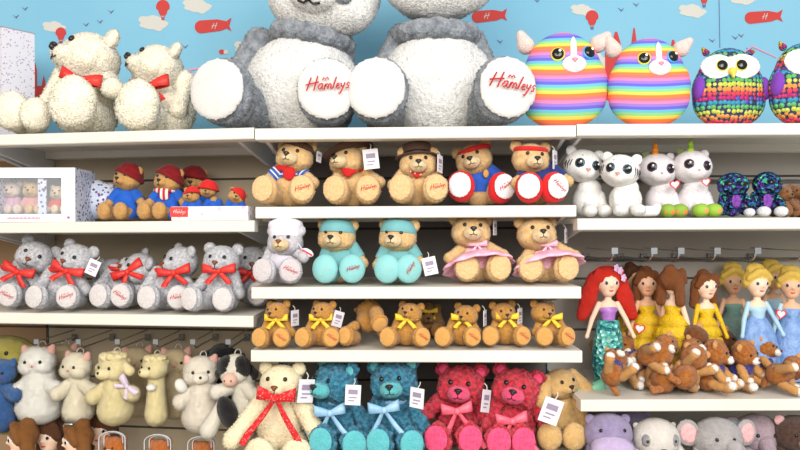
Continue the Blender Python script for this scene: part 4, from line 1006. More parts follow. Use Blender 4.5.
organic('seq_belly', [E((0, 0, 0), (.1, .05, .15))], .016, 3)
for i, (lab, px, hd, hr) in enumerate([('dark sequin plush beside the lime-horned unicorn', 733, (733, 185), (-6, 4, 0)), ('dark sequin plush with white feet beside the small brown toys', 764, (767, 184), (28, 2, 0))]):
    t = base_toy('sequin_toy', lab, 'sequin toy', 'dark sequin toys', px, 218.5, .13, 50); r = t.root; r.location.z += .03 * t.s
    part(r, 'body', 'big_eyed_body', SEQ, (0, 0, 0), (0, 0, 0), (1.15, 1, 1)); h = part(r, 'head', 'big_eyed_head', SEQ, put(t, hd[0], hd[1], -.05), [R(a) for a in (hr[1], hr[2], hr[0])], (1.1, 1.05, 1.05))
    part(r, 'belly', 'seq_belly', SEQP, (-.02, -.19, .3))
    for s in (-1, 1):
        P, n = surf('big_eyed_head', s * .13, .02, .0); part(h, 'eye', 'big_eye', BLACK, P, facing(n), .6)
        part(r, 'arm', 'plush_arm', SEQ, (s * .2, -.02, .42), (R(-20), R(-s * 26), 0), .85); part(r, 'foot', 'hoof', fur('seq_foot', (226, 226, 230)) if (i == 1 or s > 0) else SEQ, (s * .17 + .05, -.2, 0.0), (0, 0, 0), 1.1 if i else .9)
    part(r, 'tail', 'tail', SEQ, (-.18, .02, .02), (0, 0, R(180)), 1.2)
BRN = fur('brown_small', (132, 84, 46), (158, 106, 62))
b = bear('small_brown_bear', 'small brown plush just beyond the dark sequin toys', 783, 218, 36, .14, BRN, (784, 194), (20, 0, 0), [(777, 212), (789, 212)], 1, cat='plush toy', group='small brown toys at the shelf end')
b = bear('small_brown_bear', 'small brown plush at the very right of the tiger shelf', 801, 218, 38, .17, BRN, (800, 193), (-20, 0, 0), [(796, 212), (808, 212)], 1, cat='plush toy', group='small brown toys at the shelf end')

# ================================================================= heap of lion cubs
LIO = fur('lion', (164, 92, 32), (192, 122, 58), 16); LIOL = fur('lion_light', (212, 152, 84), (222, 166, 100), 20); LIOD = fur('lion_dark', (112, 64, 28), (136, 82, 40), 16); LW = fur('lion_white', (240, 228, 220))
VEST = cloth('vest_blue', (58, 60, 136)); VESTR = stripes('vest_trim', [(214, 60, 64), (236, 230, 232), (60, 62, 140), (60, 62, 140)], 7, 'X')
ll = dict(vox=.02, furh=.022, lump=.01)
organic('cub_body', [E((0, .05, .26), (.22, .24, .25)), E((0, -.05, .42), (.17, .16, .16))], **ll)
organic('cub_head', [E((0, 0, 0), (.25, .22, .22)), E((0, .02, .12), (.2, .18, .15)), E((0, -.16, -.06), (.12, .12, .09))], **ll)
organic('cub_limb', [C((0, 0, 0), (0, -.06, -.24), .08, .07), E((0, -.09, -.26), (.08, .09, .07))], **ll)
organic('cub_paw', [E((0, 0, 0), (.075, .06, .065))], .014, 3, .008); organic('cub_muzzle', [E((0, 0, 0), (.1, .07, .075))], .014, 3, .006)
organic('cub_vest', [E((0, .03, .30), (.235, .235, .22)), E((0, -.04, .42), (.19, .18, .16))], .02, 4, cut=[((0, 0, .52), (0, 0, 1)), ((0, 0, .3), (0, 0, -1))])
CUBZ = W(690, 399.5, -.03).z + .002
def cub(lab, px, py, y, hpx, rot, m=LIO, vest=True, white=True):
    """px,py = the middle of the cub"""
    y += YADJ.get(lab, 0); s = hpx * 1.38 * S(y); c = W(px, py, y); ro = Euler([R(a) for a in rot]); off = ro.to_matrix() @ Vector((0, 0, .4)) * s
    r = thing('lion_cub', lab, 'lion cub toy', c - off, s, ro, 'heap of lion cubs')
    part(r, 'body', 'cub_body', m); h = part(r, 'head', 'cub_head', m, (0, -.06, .68), (R(4), 0, 0))
    part(h, 'muzzle', 'cub_muzzle', LW if white else LIOL, (0, -.25, -.07)); part(h, 'nose', 'nose', NOSEBR, (0, -.325, -.035), (0, 0, 0), .9)
    for sx in (-1, 1):
        P, n = surf('cub_head', sx * .1, .05, .012); part(h, 'eye', 'eye', BLACK, P, facing(n), .9); part(h, 'ear', 'small_ear', LIOL, (sx * .19, -.02, .17), (0, R(sx * 40), 0))
        a = part(r, 'arm', 'cub_limb', LIOL, (sx * .17, -.08, .45), (R(-24), R(-sx * 16), 0)); part(a, 'paw', 'cub_paw', LW, (0, -.14, -.28))
        l = part(r, 'leg', 'cub_limb', LIOL, (sx * .16, -.06, .16), (R(-68), R(0), R(sx * 18)), 1.15); part(l, 'paw', 'cub_paw', LW, (0, -.13, -.29), (0, 0, 0), 1.1)
    if vest: part(r, 'vest', 'cub_vest', VEST if rot[2] > -30 else VESTR)
    part(r, 'tail', 'tail', m, (.1, .25, .05), (0, 0, R(40)))
    M = Matrix.Translation(r.location) @ ro.to_matrix().to_4x4() @ Matrix.Scale(s, 4); lo = 9
    for ch in r.children:
        MC = M @ Matrix.Translation(ch.location) @ ch.rotation_euler.to_matrix().to_4x4() @ Matrix.Diagonal((*ch.scale, 1))
        for v in ch.data.vertices: lo = min(lo, (MC @ v.co).z)
    if lo < CUBZ: r.location.z += CUBZ - lo
    return r
for a in [
    ('lion cub flopped on its back with white soles up, lowest at the left', 614, 386, .03, 34, (-62, 24, -6), LIO),
    ('brown rump of a lion cub below the teal skirt', 613, 364, .14, 36, (0, -60, 165), LIO, False),
    ('lion cub with white muzzle in a blue vest, lying head down beside the belly-up cub', 638, 379, .05, 36, (24, 62, 24), LIO),
    ('lion cub in a blue vest lying on top of the heap below the yellow gowns', 655, 352, .12, 34, (-10, 66, 14), LIO),
    ('large dark back of a lion cub at the middle front of the heap', 662, 381, .03, 38, (0, 6, 170), LIO, False),
    ('lion cub with white muzzle and red trim peering over the middle back', 676, 364, .12, 34, (6, 22, 50), LIO),
    ('brown lion cub slumped beside the upright blue-vested cub', 688, 384, .05, 36, (10, -24, 158), LIO, False),
    ('upright lion cub in a blue vest with white muzzle in profile', 712, 377, .04, 40, (0, 4, 52), LIO),
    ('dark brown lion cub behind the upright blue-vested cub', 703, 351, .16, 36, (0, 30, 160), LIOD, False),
    ('lion cub leaning with blue vest and white paws, below the blue gown', 742, 374, .04, 37, (4, -8, 30), LIO),
    ('lion cub with white muzzle lifted, against the blue gown', 762, 371, .09, 36, (-8, 12, 44), LIO),
    ('lion cub lying on its side at the right end of the heap', 784, 384, .05, 34, (0, 74, 30), LIO, False),
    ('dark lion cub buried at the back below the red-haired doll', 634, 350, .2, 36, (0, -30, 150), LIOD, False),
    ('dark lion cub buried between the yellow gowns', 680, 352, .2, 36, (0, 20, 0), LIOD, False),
    ('lion cub sprawled face up on the heap between two blue-vested cubs', 690, 360, .1, 34, (-40, 40, 10), LIO),
    ('lion cub tucked behind the belly-up cub at the left of the heap', 633, 362, .13, 34, (10, -50, -20), LIO),
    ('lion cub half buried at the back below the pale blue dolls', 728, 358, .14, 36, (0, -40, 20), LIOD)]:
    cub(*a)

# ================================================================= dolls hanging on rails
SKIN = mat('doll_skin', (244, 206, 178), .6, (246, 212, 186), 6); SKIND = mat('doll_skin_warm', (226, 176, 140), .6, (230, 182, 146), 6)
HR = fur('hair_red', (222, 30, 24), (238, 52, 40), 30, .8); HB = fur('hair_brown', (112, 56, 26), (134, 72, 36), 30, .8); HY = fur('hair_blond', (232, 178, 50), (246, 204, 92), 30, .8); HDK = fur('hair_dark', (78, 46, 30), (96, 60, 40), 30, .8)
def hair_mat(name, c1, c2):
    def b(nt, tc):
        mp = nt.nodes.new('ShaderNodeMapping'); mp.inputs['Scale'].default_value = (1, 1, .12); nt.links.new(tc.outputs['Object'], mp.inputs[0])
        n = nt.nodes.new('ShaderNodeTexNoise'); n.inputs['Scale'].default_value = 60; n.inputs['Detail'].default_value = 3; nt.links.new(mp.outputs[0], n.inputs['Vector']); return n.outputs['Fac'], n.outputs['Fac']
    return ramp_mat(name, [c1, c1, c2, c2], b, .55, 0, None, False)
HR, HB, HY, HDK = hair_mat('strand_red', (190, 24, 20), (226, 52, 38)), hair_mat('strand_brown', (92, 50, 26), (140, 84, 46)), hair_mat('strand_blond', (206, 146, 34), (252, 214, 104)), hair_mat('strand_dark', (62, 36, 24), (104, 66, 44))
# unit: head half height = 1 (about 12 photo pixels)
organic('doll_head', [E((0, 0, .1), (.86, .84, .95)), E((0, -.1, -.55), (.55, .6, .5)), E((0, -.86, -.12), (.1, .12, .12))], .08, 5)
organic('doll_torso', [E((0, 0, -1.75), (.75, .48, .55)), C((0, 0, -.8), (0, 0, -1.6), .25, .3), C((0, 0, -1.9), (0, 0, -2.8), .5, .42)], .07, 5)
organic('doll_bodice', [E((0, 0, -1.95), (.76, .54, .45)), C((0, 0, -2.1), (0, 0, -2.9), .58, .5)], .06, 5, cut=[((0, 0, -1.72), (0, 0, 1))])
organic('doll_arm', [C((0, 0, 0), (.12, -.12, -1.3), .22, .2), C((.12, -.12, -1.3), (.1, -.35, -2.5), .2, .15), E((.1, -.38, -2.65), (.18, .16, .24))], .06, 4)
organic('long_hair', [E((0, .12, .3), (1.05, .95, .95)), *mir(C((.8, .2, .3), (1.25, .25, -1.2), .5, .6), C((1.2, .25, -1.2), (1.7, .1, -2.6), .6, .4), C((.7, -.35, .85), (.95, -.2, .1), .28, .2))], .08, 5, 0, .05, 4)
organic('straight_hair', [E((0, .14, .25), (1.02, .95, .95)), *mir(C((.7, .25, .2), (.85, .35, -1.5), .45, .4), C((.55, -.45, .85), (.92, -.3, .1), .3, .2)), E((0, .4, 1.1), (.5, .45, .35))], .08, 5, 0, .04, 4)
organic('bun_hair', [E((0, .14, .3), (1.0, .95, .9)), E((0, .25, 1.15), (.75, .6, .5)), *mir(C((.2, -.62, .95), (.85, -.42, .45), .32, .25), E((.85, .1, .1), (.3, .5, .45)))], .08, 5, 0, .04, 4)
organic('doll_eye', [E((0, 0, 0), (.13, .06, .16))], .03, 2)
def mk_lips():
    bm = bmesh.new(); add_tube(bm, [(-.18, .03, .03), (-.08, -.01, .03), (0, -.02, .0), (.08, -.01, .03), (.18, .03, .03)], [.03, .06, .06, .06, .03], 6); save('lips', bm)
mk_lips()
lathe('gown', [(.5, 0), (.62, -.2), (.95, -.7), (1.3, -1.6), (1.5, -2.8), (1.62, -4.6), (1.55, -4.7), (1.2, -4.5)], 48, .06, 12)
lathe('ruffle_gown', [(.5, 0), (.8, -.2), (1.15, -.75), (.95, -.85), (1.25, -1.1), (1.5, -1.75), (1.25, -1.85), (1.5, -2.1), (1.7, -2.8), (1.4, -2.9), (1.6, -3.1), (1.8, -3.9), (1.7, -4.0), (1.3, -3.9)], 60, .07, 13)
lathe('narrow_skirt', [(.55, 0), (.75, -.1), (.82, -.5), (.95, -1.2), (1.1, -2.4), (1.12, -3.6), (.95, -5.0), (.9, -6.2), (.95, -6.4), (.6, -6.3)], 40, .03, 7)
torus('hang_loop', .26, .03)
organic('flower', [E((0, 0, 0), (.1, .08, .1))] + [E((.18 * math.cos(a), 0, .18 * math.sin(a)), (.12, .06, .12)) for a in [i * 2 * math.pi / 5 for i in range(5)]], .03, 2)
def sequ(name, cols, rough=.3, sc=2.2):
    def b(nt, tc):
        v = nt.nodes.new('ShaderNodeTexVoronoi'); v.inputs['Scale'].default_value = sc * 1.6; nt.links.new(tc.outputs['Object'], v.inputs['Vector'])
        s = nt.nodes.new('ShaderNodeSeparateColor'); nt.links.new(v.outputs['Color'], s.inputs[0]); return s.outputs[0], v.outputs['Distance']
    return ramp_mat('seq_' + name, cols, b, rough, .3)
TEALSEQ = sequ('teal', [(60, 150, 150), (110, 206, 196), (160, 228, 214), (50, 130, 140), (130, 214, 206), (84, 180, 176)])
YGOWN = mat('satin_yellow_gown', (236, 196, 22), .5, (224, 178, 16), 3, .4, 8); BGOWN = mat('satin_blue_gown', (110, 146, 204), .4, (140, 174, 222), 2, .3, 6); BGLOVE = mat('glove_blue', (170, 206, 226), .5)
LILAC = mat('lilac_satin', (168, 108, 196), .35, (186, 128, 208), 6)
GD = 'dolls hanging on the right rail'
def doll(lab, px, py, y, half, rot, hairm, hairk, gownk, gownm, bodm, skin=SKIN, arms=((14, 6), (14, 6)), gz=-2.45, glove=None, hrot=(0, 0, 0), gsc=(1.12, .85, 1.05), eye=mat('doll_eye', (50, 56, 80), .2)):
    y += YADJ.get(lab, 0); s = half * 1.05 * S(y); r = thing('hanging_doll', lab, 'doll', W(px, py, y), s, (0, R(rot[0]), R(rot[1])), GD)
    hd = part(r, 'head', 'doll_head', skin, (0, 0, 0), [R(a) for a in hrot])
    for sx in (-1, 1): P, n = surf('doll_head', sx * .36, .1, .02); e = part(hd, 'eye', 'doll_eye', WHITE, P, facing(n), 1.05); part(hd, 'iris', 'doll_eye', eye, P + n * .05, facing(n), .88)
    P, n = surf('doll_head', 0, -.52, .02); part(hd, 'mouth', 'lips', mat('lips_rose', (206, 84, 84), .5), P)
    part(r, 'torso', 'doll_torso', skin); part(r, 'bodice', 'doll_bodice', bodm); part(r, 'skirt', gownk, gownm, (0, 0, gz), (0, 0, 0), gsc)
    part(hd, 'hair', hairk, hairm, (0, .1, .12) if hairk == 'long_hair' else (0, .04, .04), (0, 0, 0), (1.15, 1, 1) if hairk == 'long_hair' else 1.0)
    for sx, a in zip((-1, 1), arms):
        ar = part(r, 'arm', 'doll_arm', glove or skin, (sx * .72, 0, -1.55), (R(-a[1]), R(-sx * a[0]), 0), (sx, 1, 1))
    part(r, 'hang_loop', 'hang_loop', STRING, (0, .5, 1.1), (R(90), 0, R(60)), .8)
    return r
d = doll('red-haired doll in lilac top and teal sequin skirt hanging beside the shelf end', 608, 283.5, .09, 12.5, (0, 4), HR, 'long_hair', 'narrow_skirt', TEALSEQ, LILAC, arms=((24, 6), (20, 8)), gz=-2.75, gsc=(1.1, .85, 1))
FLW = mat('flower_lilac', (226, 190, 226), .6)
for (x, z) in ((.75, 1.0), (1.0, .45), (.45, 1.2)): part(d, 'hair_flower', 'flower', FLW, (x, -.6, z), (0, 0, R(30)), 1.1)
part(d, 'heart_tag', 'heart_tag', (RED, WHITE), ((636 - 608) / 12.5, -.5, (283.5 - 326) / 12.5), (0, R(10), 0), .9)
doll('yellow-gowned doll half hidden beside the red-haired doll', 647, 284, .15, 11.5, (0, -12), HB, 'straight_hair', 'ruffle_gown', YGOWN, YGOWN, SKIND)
doll('yellow-gowned doll turned away, showing her brown hair', 673, 283, .1, 12, (0, 128), HB, 'straight_hair', 'ruffle_gown', YGOWN, YGOWN, arms=((8, 4), (8, 4)))
doll('yellow-gowned doll facing forward beside the blonde dolls', 706, 287, .1, 11.5, (0, 8), HB, 'straight_hair', 'ruffle_gown', YGOWN, YGOWN, glove=YGOWN, gsc=(.85, .7, .85))
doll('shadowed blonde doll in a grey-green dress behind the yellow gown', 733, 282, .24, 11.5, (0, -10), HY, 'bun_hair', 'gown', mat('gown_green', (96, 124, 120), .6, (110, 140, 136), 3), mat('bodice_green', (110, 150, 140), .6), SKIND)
d = doll('blonde doll in a pale blue satin gown with heart tag', 757, 284, .1, 12, (0, 4), HY, 'bun_hair', 'gown', BGOWN, BGLOVE, arms=((16, 4), (22, 4)), glove=BGLOVE, gsc=(1.1, .8, 1.05))
part(d, 'heart_tag', 'heart_tag', (RED, WHITE), ((776 - 757) / 12, -.6, (284 - 312) / 12), (0, R(10), 0), .9)
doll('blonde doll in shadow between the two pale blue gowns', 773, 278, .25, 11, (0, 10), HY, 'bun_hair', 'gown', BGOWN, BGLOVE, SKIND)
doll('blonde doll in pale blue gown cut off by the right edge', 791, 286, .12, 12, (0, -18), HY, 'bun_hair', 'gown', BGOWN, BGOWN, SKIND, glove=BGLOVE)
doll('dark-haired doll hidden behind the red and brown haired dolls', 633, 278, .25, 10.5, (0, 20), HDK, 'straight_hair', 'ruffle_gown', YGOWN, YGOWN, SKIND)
# ================================================================= hooks and rails
def mk_hook():
    bm = bmesh.new(); add_tube(bm, [(0, 0, 0), (0, -.9, .0), (0, -.96, .02), (0, -1.0, .08)], .012, 8); save('prong', bm)
    bm = bmesh.new(); add_box(bm, (-.035, -.012, -.05), (.035, .012, .04)); bmesh.ops.bevel(bm, geom=bm.edges[:], offset=.008, segments=2); save('plate', bm, False)
    bm = bmesh.new(); add_tube(bm, [(0, 0, .1), (0, -1.0, .09)], .008, 6); add_box(bm, (-.03, -1.04, .06), (.03, -1.02, .12)); save('ticket_arm', bm, False)
mk_hook()
def hook(lab, px, py, y0, ln, grp):
    r = thing('hanging_hook', lab, 'hook', W(px, py, y0), ln, (0, 0, 0), grp)
    part(r, 'prong', 'prong', M_CHROME); part(r, 'back_plate', 'plate', M_RAIL); part(r, 'ticket_arm', 'ticket_arm', M_CHROME)
for px, what in [(30, 'white cat puppet'), (73, 'pink-eared cat puppet'), (113, 'sheep puppet'), (152, 'duckling puppet'), (190, 'pig puppet'), (226, 'black and white cow')]:
    hook('chrome hook on the back panel above the ' + what, px + (400 - px) * .12, 337, .42 + front(px), .28, 'chrome hooks in the left bay')
for px, what in [(607, 'red-haired doll'), (645, 'half-hidden yellow doll'), (671, 'turned-away doll'), (706, 'front-facing yellow doll'), (745, 'blonde heart-tagged doll'), (790, 'blonde doll at the edge')]:
    hook('chrome hook on the rail above the ' + what, px - (px - 400) * .1, 257, .455, .34, 'chrome hooks in the right bay')
def rail(px0, px1, py, y, lab):
    a, b = W(px0, py, y), W(px1, py, y); bm = bmesh.new(); add_tube(bm, [(0, 0, 0), (b - a)], .006, 8)
    me = bpy.data.meshes.new('hanging_rail'); bm.to_mesh(me); bm.free(); me.materials.append(M_RAIL); tagp(link('hanging_rail', me, None, a), lab, 'rail')
rail(572, 880, 259, .44, 'grey rail behind the hanging dolls')
rail(572, 880, 181, .445, 'grey rail behind the white tigers and unicorns')

# ================================================================= hand puppets on the left
lq = dict(vox=.055, furh=.11, lump=.03, lfreq=3, sag=.5)
# unit: head half height = 1 (about 15 photo pixels)
organic('puppet_head', [E((0, 0, 0), (1.0, .8, .88)), *mir(E((.4, -.3, -.25), (.55, .5, .5)))], **lq)
organic('puppet_body', [C((0, 0, -.6), (0, 0, -1.4), .7, .85), C((0, 0, -1.4), (0, 0, -3.1), .9, 1.15)], **lq, cut=None)
organic('slim_body', [C((0, 0, -.5), (0, 0, -1.4), .6, .62), C((0, 0, -1.4), (0, 0, -3.2), .62, .85)], **lq)
organic('puppet_arm', [C((0, 0, 0), (.55, -.2, -.35), .42, .42), E((.62, -.25, -.35), (.45, .42, .45))], **lq)
organic('puppet_ear', [C((0, 0, 0), (0, 0, .3), .3, .16)], .04, 3, .03); organic('drop_ear', [C((0, 0, 0), (.45, 0, -.35), .22, .3)], .04, 3, .03)
organic('snout', [E((0, 0, 0), (.5, .5, .36))], .04, 4, .02); organic('puppet_eye', [E((0, 0, 0), (.1, .08, .11))], .025, 1); organic('wool_cap', [E((0, .1, .35), (.9, .75, .6)), *[E((.6 * math.cos(a), -.1 + .35 * math.sin(a), .65), (.3, .3, .25)) for a in [i * math.pi / 4 for i in range(8)]]], .05, 2, .06, .08, 5)
GP = 'hand puppets hanging in the left bay'
PWH = fur('puppet_white', (250, 247, 236), (253, 251, 244), 3); PCR = fur('puppet_cream', (248, 236, 206), (251, 243, 220), 3); PYL = fur('puppet_butter', (244, 226, 166), (248, 234, 186), 3); PKE = fur('puppet_pink', (232, 176, 164)); PWK = fur('puppet_oat', (246, 234, 214), (250, 241, 226), 3)
NP = mat('nose_pink2', (196, 120, 116), .5)
def puppet(lab, px, py, y, half, fm, bodyk, yaw, ears=None, arms=(1, 1), bs=(1, 1, 1), snout=None, ex=.42):
    y += YADJ.get(lab, 0); half *= 1.08; bs = (bs[0], bs[1], bs[2] * .84); s = half * S(y); r = thing('hanging_puppet', lab, 'hand puppet', W(px, py, y + front(px)), (half * S(y + front(px))), (0, 0, 0), GP)
    part(r, 'body', bodyk, fm, (.1, 0, -.15), (0, 0, 0), bs)
    h = part(r, 'head', 'puppet_head', fm, (0, 0, 0), (0, 0, R(yaw)))
    for sx in (-1, 1):
        P, n = surf('puppet_head', sx * ex, .05, .05); part(h, 'eye', 'puppet_eye', BLACK, P, facing(n))
        if ears: part(h, 'ear', ears[0], ears[1], (sx * .68, .1, .55) if ears[0] == 'puppet_ear' else (sx * .8, .05, .2), (0, R(sx * 26), 0) if ears[0] == 'puppet_ear' else (0, 0, 0), (sx, 1, 1))
        if arms[0 if sx < 0 else 1]: part(r, 'arm', 'puppet_arm', fm, (sx * .55 + .1, -.3, -1.25), (0, R(-8), 0), (sx * 1.0, 1, 1))
    if snout: sn = part(h, 'snout', 'snout', snout, (0, -.75, -.28)); part(sn, 'nose', 'puppet_eye', BLACK if snout is not PKE else NP, (0, -.47, .1), (0, 0, 0), .9)
    else: P, n = surf('puppet_head', 0, -.18, .03); part(h, 'nose', 'puppet_eye', NP, P, facing(n), (1, .8, .8))
    part(r, 'hang_loop', 'hang_loop', STRING, (0, .5, .85), (R(90), 0, R(60)))
    return r
puppet('fluffy white cat puppet, first in the hanging row', 38, 361, .14, 15.5, PWH, 'puppet_body', 4, ('puppet_ear', PKE), (1, 1), (1.15, 1, 1))
p = puppet('cream cat puppet with pink ears, second in the hanging row', 77, 366, .13, 14, PCR, 'slim_body', -18, ('puppet_ear', PKE), (1, 1), (1.15, 1, 1.05))
p = puppet('butter-coloured sheep puppet with a lilac ribbon', 114, 367, .12, 15, PYL, 'puppet_body', -26, ('drop_ear', PYL), (1, 1), (.88, 1, .95), PYL)
part(p, 'woolly_top', 'wool_cap', PYL); part(p, 'ribbon', 'bow_wide', mat('ribbon_lilac', (214, 196, 214), .5), (1.15, -.85, -1.0), (0, R(50), 0), 3.4)
p = puppet('slim butter-coloured duckling puppet with a big snout', 155, 367, .13, 13, PYL, 'slim_body', -36, None, (0, 0), (.9, .9, 1.18), PYL)
part(p, 'woolly_top', 'wool_cap', PYL, (0.05, 0, 0), (0, 0, 0), .95); part(p, 'bib', 'snout', PWH, (.0, -.75, -1.3), (0, 0, 0), .7)
p = puppet('oat-coloured pig puppet with one white paw raised, beside the cow', 201, 371, .11, 15.5, PWK, 'puppet_body', 14, ('puppet_ear', PKE), (1, 0), (1.02, 1, .98), PWK)
part(p, 'paw', 'snout', PWH, (-1.0, -.6, -.75), (0, R(60), 0), .9)
# cow
CWH = fur('cow_white', (248, 240, 222), (250, 244, 230), 3); CBK = fur('cow_black', (26, 24, 26), (36, 34, 36), 4); CPK = fur('cow_pink', (238, 190, 170))
s = 17.5 * S(.14); r = thing('hanging_cow', 'black and white cow plush with pink muzzle, squeezed beside the cream bear', 'cow toy', W(236, 369, .14), s, (0, 0, 0))
part(r, 'body', 'slim_body', CWH, (.35, .1, 0), (0, R(-4), 0)); h = part(r, 'head', 'puppet_head', CWH, (0, 0, 0), (R(4), 0, R(-8)), (.8, .9, .95)); sn = part(h, 'muzzle', 'snout', CPK, (-.1, -.75, -.45), (0, 0, 0), (1.15, 1, 1.2))
for sx in (-1, 1):
    part(sn, 'nostril', 'puppet_eye', mat('nostril', (150, 90, 80), .6), (sx * .2, -.46, .02), (0, 0, 0), .6); P, n = surf('puppet_head', sx * .42, .1, .04); part(h, 'eye', 'puppet_eye', BLACK, P, facing(n))
    part(h, 'face_patch', 'snout', CBK, (sx * .66, -.34, .25), (0, R(sx * 60), 0), (1.35, 1.0, 1.5)); part(h, 'ear', 'drop_ear', CBK, (sx * .85, .1, .15), (0, R(sx * 10), 0), (sx * 1.1, 1, 1.1))
for sx in (-1, 1):
    lg = part(r, 'leg', 'slim_body', CWH, (sx * .6 + .1, -.35, -1.6), (R(-8), R(-sx * 14 + 14), 0), (.55, .5, .6)); 
part(r, 'belly_patch', 'snout', CBK, (-.3, -.75, -2.3), (0, R(70), 0), (1.9, .8, 1.5))
for sx in (-1, 1): part(r, 'arm', 'puppet_arm', CWH, (sx * .5 + .15, -.2, -1.0), (0, R(10), 0), (sx * .9, .9, .9))
part(r, 'hang_loop', 'hang_loop', STRING, (0, .5, .8), (R(90), 0, R(60)))
s = 13 * S(.24); r = thing('hanging_cow', 'dark cow plush hanging behind the black and white cow', 'cow toy', W(222, 355, .30), s)
part(r, 'body', 'slim_body', CBK, (0, .2, 0)); h = part(r, 'head', 'puppet_head', CBK); part(h, 'muzzle', 'snout', CPK, (0, -.7, -.4))
for sx in (-1, 1): part(h, 'ear', 'drop_ear', CBK, (sx * .85, .1, .25), (0, 0, 0), (sx * 1.3, 1, 1.1)); part(r, 'arm', 'puppet_arm', CBK, (sx * .5, -.2, -1.0), (0, 0, 0), (sx, 1, 1))
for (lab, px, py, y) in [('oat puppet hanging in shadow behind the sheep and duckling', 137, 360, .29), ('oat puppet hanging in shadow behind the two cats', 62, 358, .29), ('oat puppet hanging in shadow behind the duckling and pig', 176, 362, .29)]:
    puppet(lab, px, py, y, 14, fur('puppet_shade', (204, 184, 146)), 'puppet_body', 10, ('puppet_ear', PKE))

# ================================================================= brown-haired dolls and packed toys below the puppets
for (lab, px, py, y, rz) in [('brown-haired doll turned aside, below the white cat puppet', 22, 439, .1, -58), ('brown-haired doll turned aside, below the cream cat puppet', 77, 441, .09, -52), ('dark-haired doll in shadow between the two brown-haired dolls', 50, 436, .2, -10), ('dark-haired doll in shadow below the sheep puppet', 100, 430, .22, 10)]:
    m = hair_mat('strand_' + lab[:4] + str(px), (84, 50, 24), (150, 98, 50)) if 'brown' in lab.split()[0] else HDK
    s = 15 * S(y); r = thing('hanging_doll', lab, 'doll', W(px, py, y + front(px)), s * S(y + front(px)) / S(y), (0, 0, R(rz)), 'dolls hanging in the left bay')
    hd = part(r, 'head', 'doll_head', SKIN)
    for sx in (-1, 1): P, n = surf('doll_head', sx * .36, .1, .02); part(hd, 'eye', 'doll_eye', WHITE, P, facing(n), 1.15); part(hd, 'iris', 'doll_eye', BLACK, P + n * .05, facing(n), .8)
    P, n = surf('doll_head', 0, -.52, .02); part(hd, 'mouth', 'lips', mat('lips_rose', (206, 84, 84), .5), P); part(hd, 'hair', 'straight_hair', m)
    part(r, 'torso', 'doll_torso', SKIN); part(r, 'dress', 'doll_bodice', cloth('plum_dress', (130, 60, 110)))
    part(r, 'hang_loop', 'hang_loop', STRING, (0, .5, 1.0), (R(90), 0, R(60)))
    if px in (77,): 
        bm = bmesh.new(); add_tube(bm, [(-.5, -.7, 1.0), (0, -.75, 1.25), (.6, -.4, 1.3)], .07, 6); save('hair_clip', bm); part(hd, 'hair_clip', 'hair_clip', M_CHROME)
def mk_strap():
    bm = bmesh.new()
    for k, w in ((0, 1.0), (.28, .72)):
        pts = [(-w, 0, -2.2)] + [(w * math.cos(a), 0, .55 * w * math.sin(a)) for a in [math.pi - i * math.pi / 10 for i in range(11)]] + [(w, 0, -2.2)]
        add_strip(bm, [(x, -.5 + k, z) for x, y, z in pts], .22, (0, 1, 0), .06)
    save('plastic_strap', bm)
mk_strap()
ORG = fur('orange_toy', (196, 106, 40), (214, 126, 56), 3); STRAP = mat('clear_strap', (196, 200, 206), .2)
for (lab, px, py, y) in [('orange plush in a pale plastic hanger below the sheep puppet', 115, 433, .1), ('orange plush in a pale plastic hanger below the duckling puppet', 160, 436, .09), ('orange plush in a pale plastic hanger below the pig puppet', 203, 438, .1)]:
    s = 13 * S(y); r = thing('hanging_orange_toy', lab, 'plush toy', W(px, py + 14, y + front(px)), s * S(y + front(px)) / S(y), (0, 0, 0), 'orange plush toys in plastic hangers')
    part(r, 'head', 'puppet_head', ORG, (0, 0, 0), (0, 0, R(-20)), .9); part(r, 'body', 'slim_body', ORG); part(r, 'plastic_hanger', 'plastic_strap', STRAP, (0, 0, .8)); part(r, 'muzzle', 'snout', LW, (-.2, -.6, -.25), (0, 0, 0), .8)
    for sx in (-1, 1): part(r, 'ear', 'puppet_ear', ORG, (sx * .6, .1, .5), (0, R(sx * 26), 0)); part(r, 'eye', 'puppet_eye', BLACK, (sx * .3 - .2, -.72, .1))
# neighbours at the far left
YG = fur('moss_yellow', (186, 174, 84), (198, 186, 98), 3); BT = fur('mid_blue', (58, 100, 160), (72, 116, 176), 3)
s = 22 * S(.2); r = thing('hanging_yellow_toy', 'moss-yellow plush at the far left under the grey bears', 'plush toy', W(6, 352, .42), s)
part(r, 'head', 'puppet_head', YG, (0, 0, 0), (0, 0, 0), (1.3, 1, .9)); part(r, 'body', 'slim_body', YG, (0, .2, 0))
for sx in (-1, 1): P, n = surf('puppet_head', sx * .42, .05, .05); part(r, 'eye', 'puppet_eye', BLACK, P); part(r, 'ear', 'drop_ear', YG, (sx * .9, .05, .3), (0, 0, 0), (sx, 1, 1))
s = 16 * S(.1); r = thing('hanging_blue_toy', 'blue plush cut off at the left edge beside the white cat puppet', 'plush toy', W(2, 372, .30), s)
part(r, 'head', 'puppet_head', BT, (0, 0, 0), (0, 0, R(-10)), .95); part(r, 'body', 'slim_body', BT, (0, 0, 0)); part(r, 'nose', 'puppet_eye', RED, (.25, -.9, -.15), (0, 0, 0), 1.6)
for sx in (-1, 1): P, n = surf('puppet_head', sx * .42, .05, .05); part(r, 'eye', 'puppet_eye', BLACK, P); part(r, 'ear', 'puppet_ear', BT, (sx * .6, .1, .5), (0, R(sx * 26), 0)); part(r, 'arm', 'puppet_arm', BT, (sx * .5, -.2, -1.1), (0, 0, 0), (sx, 1, 1))

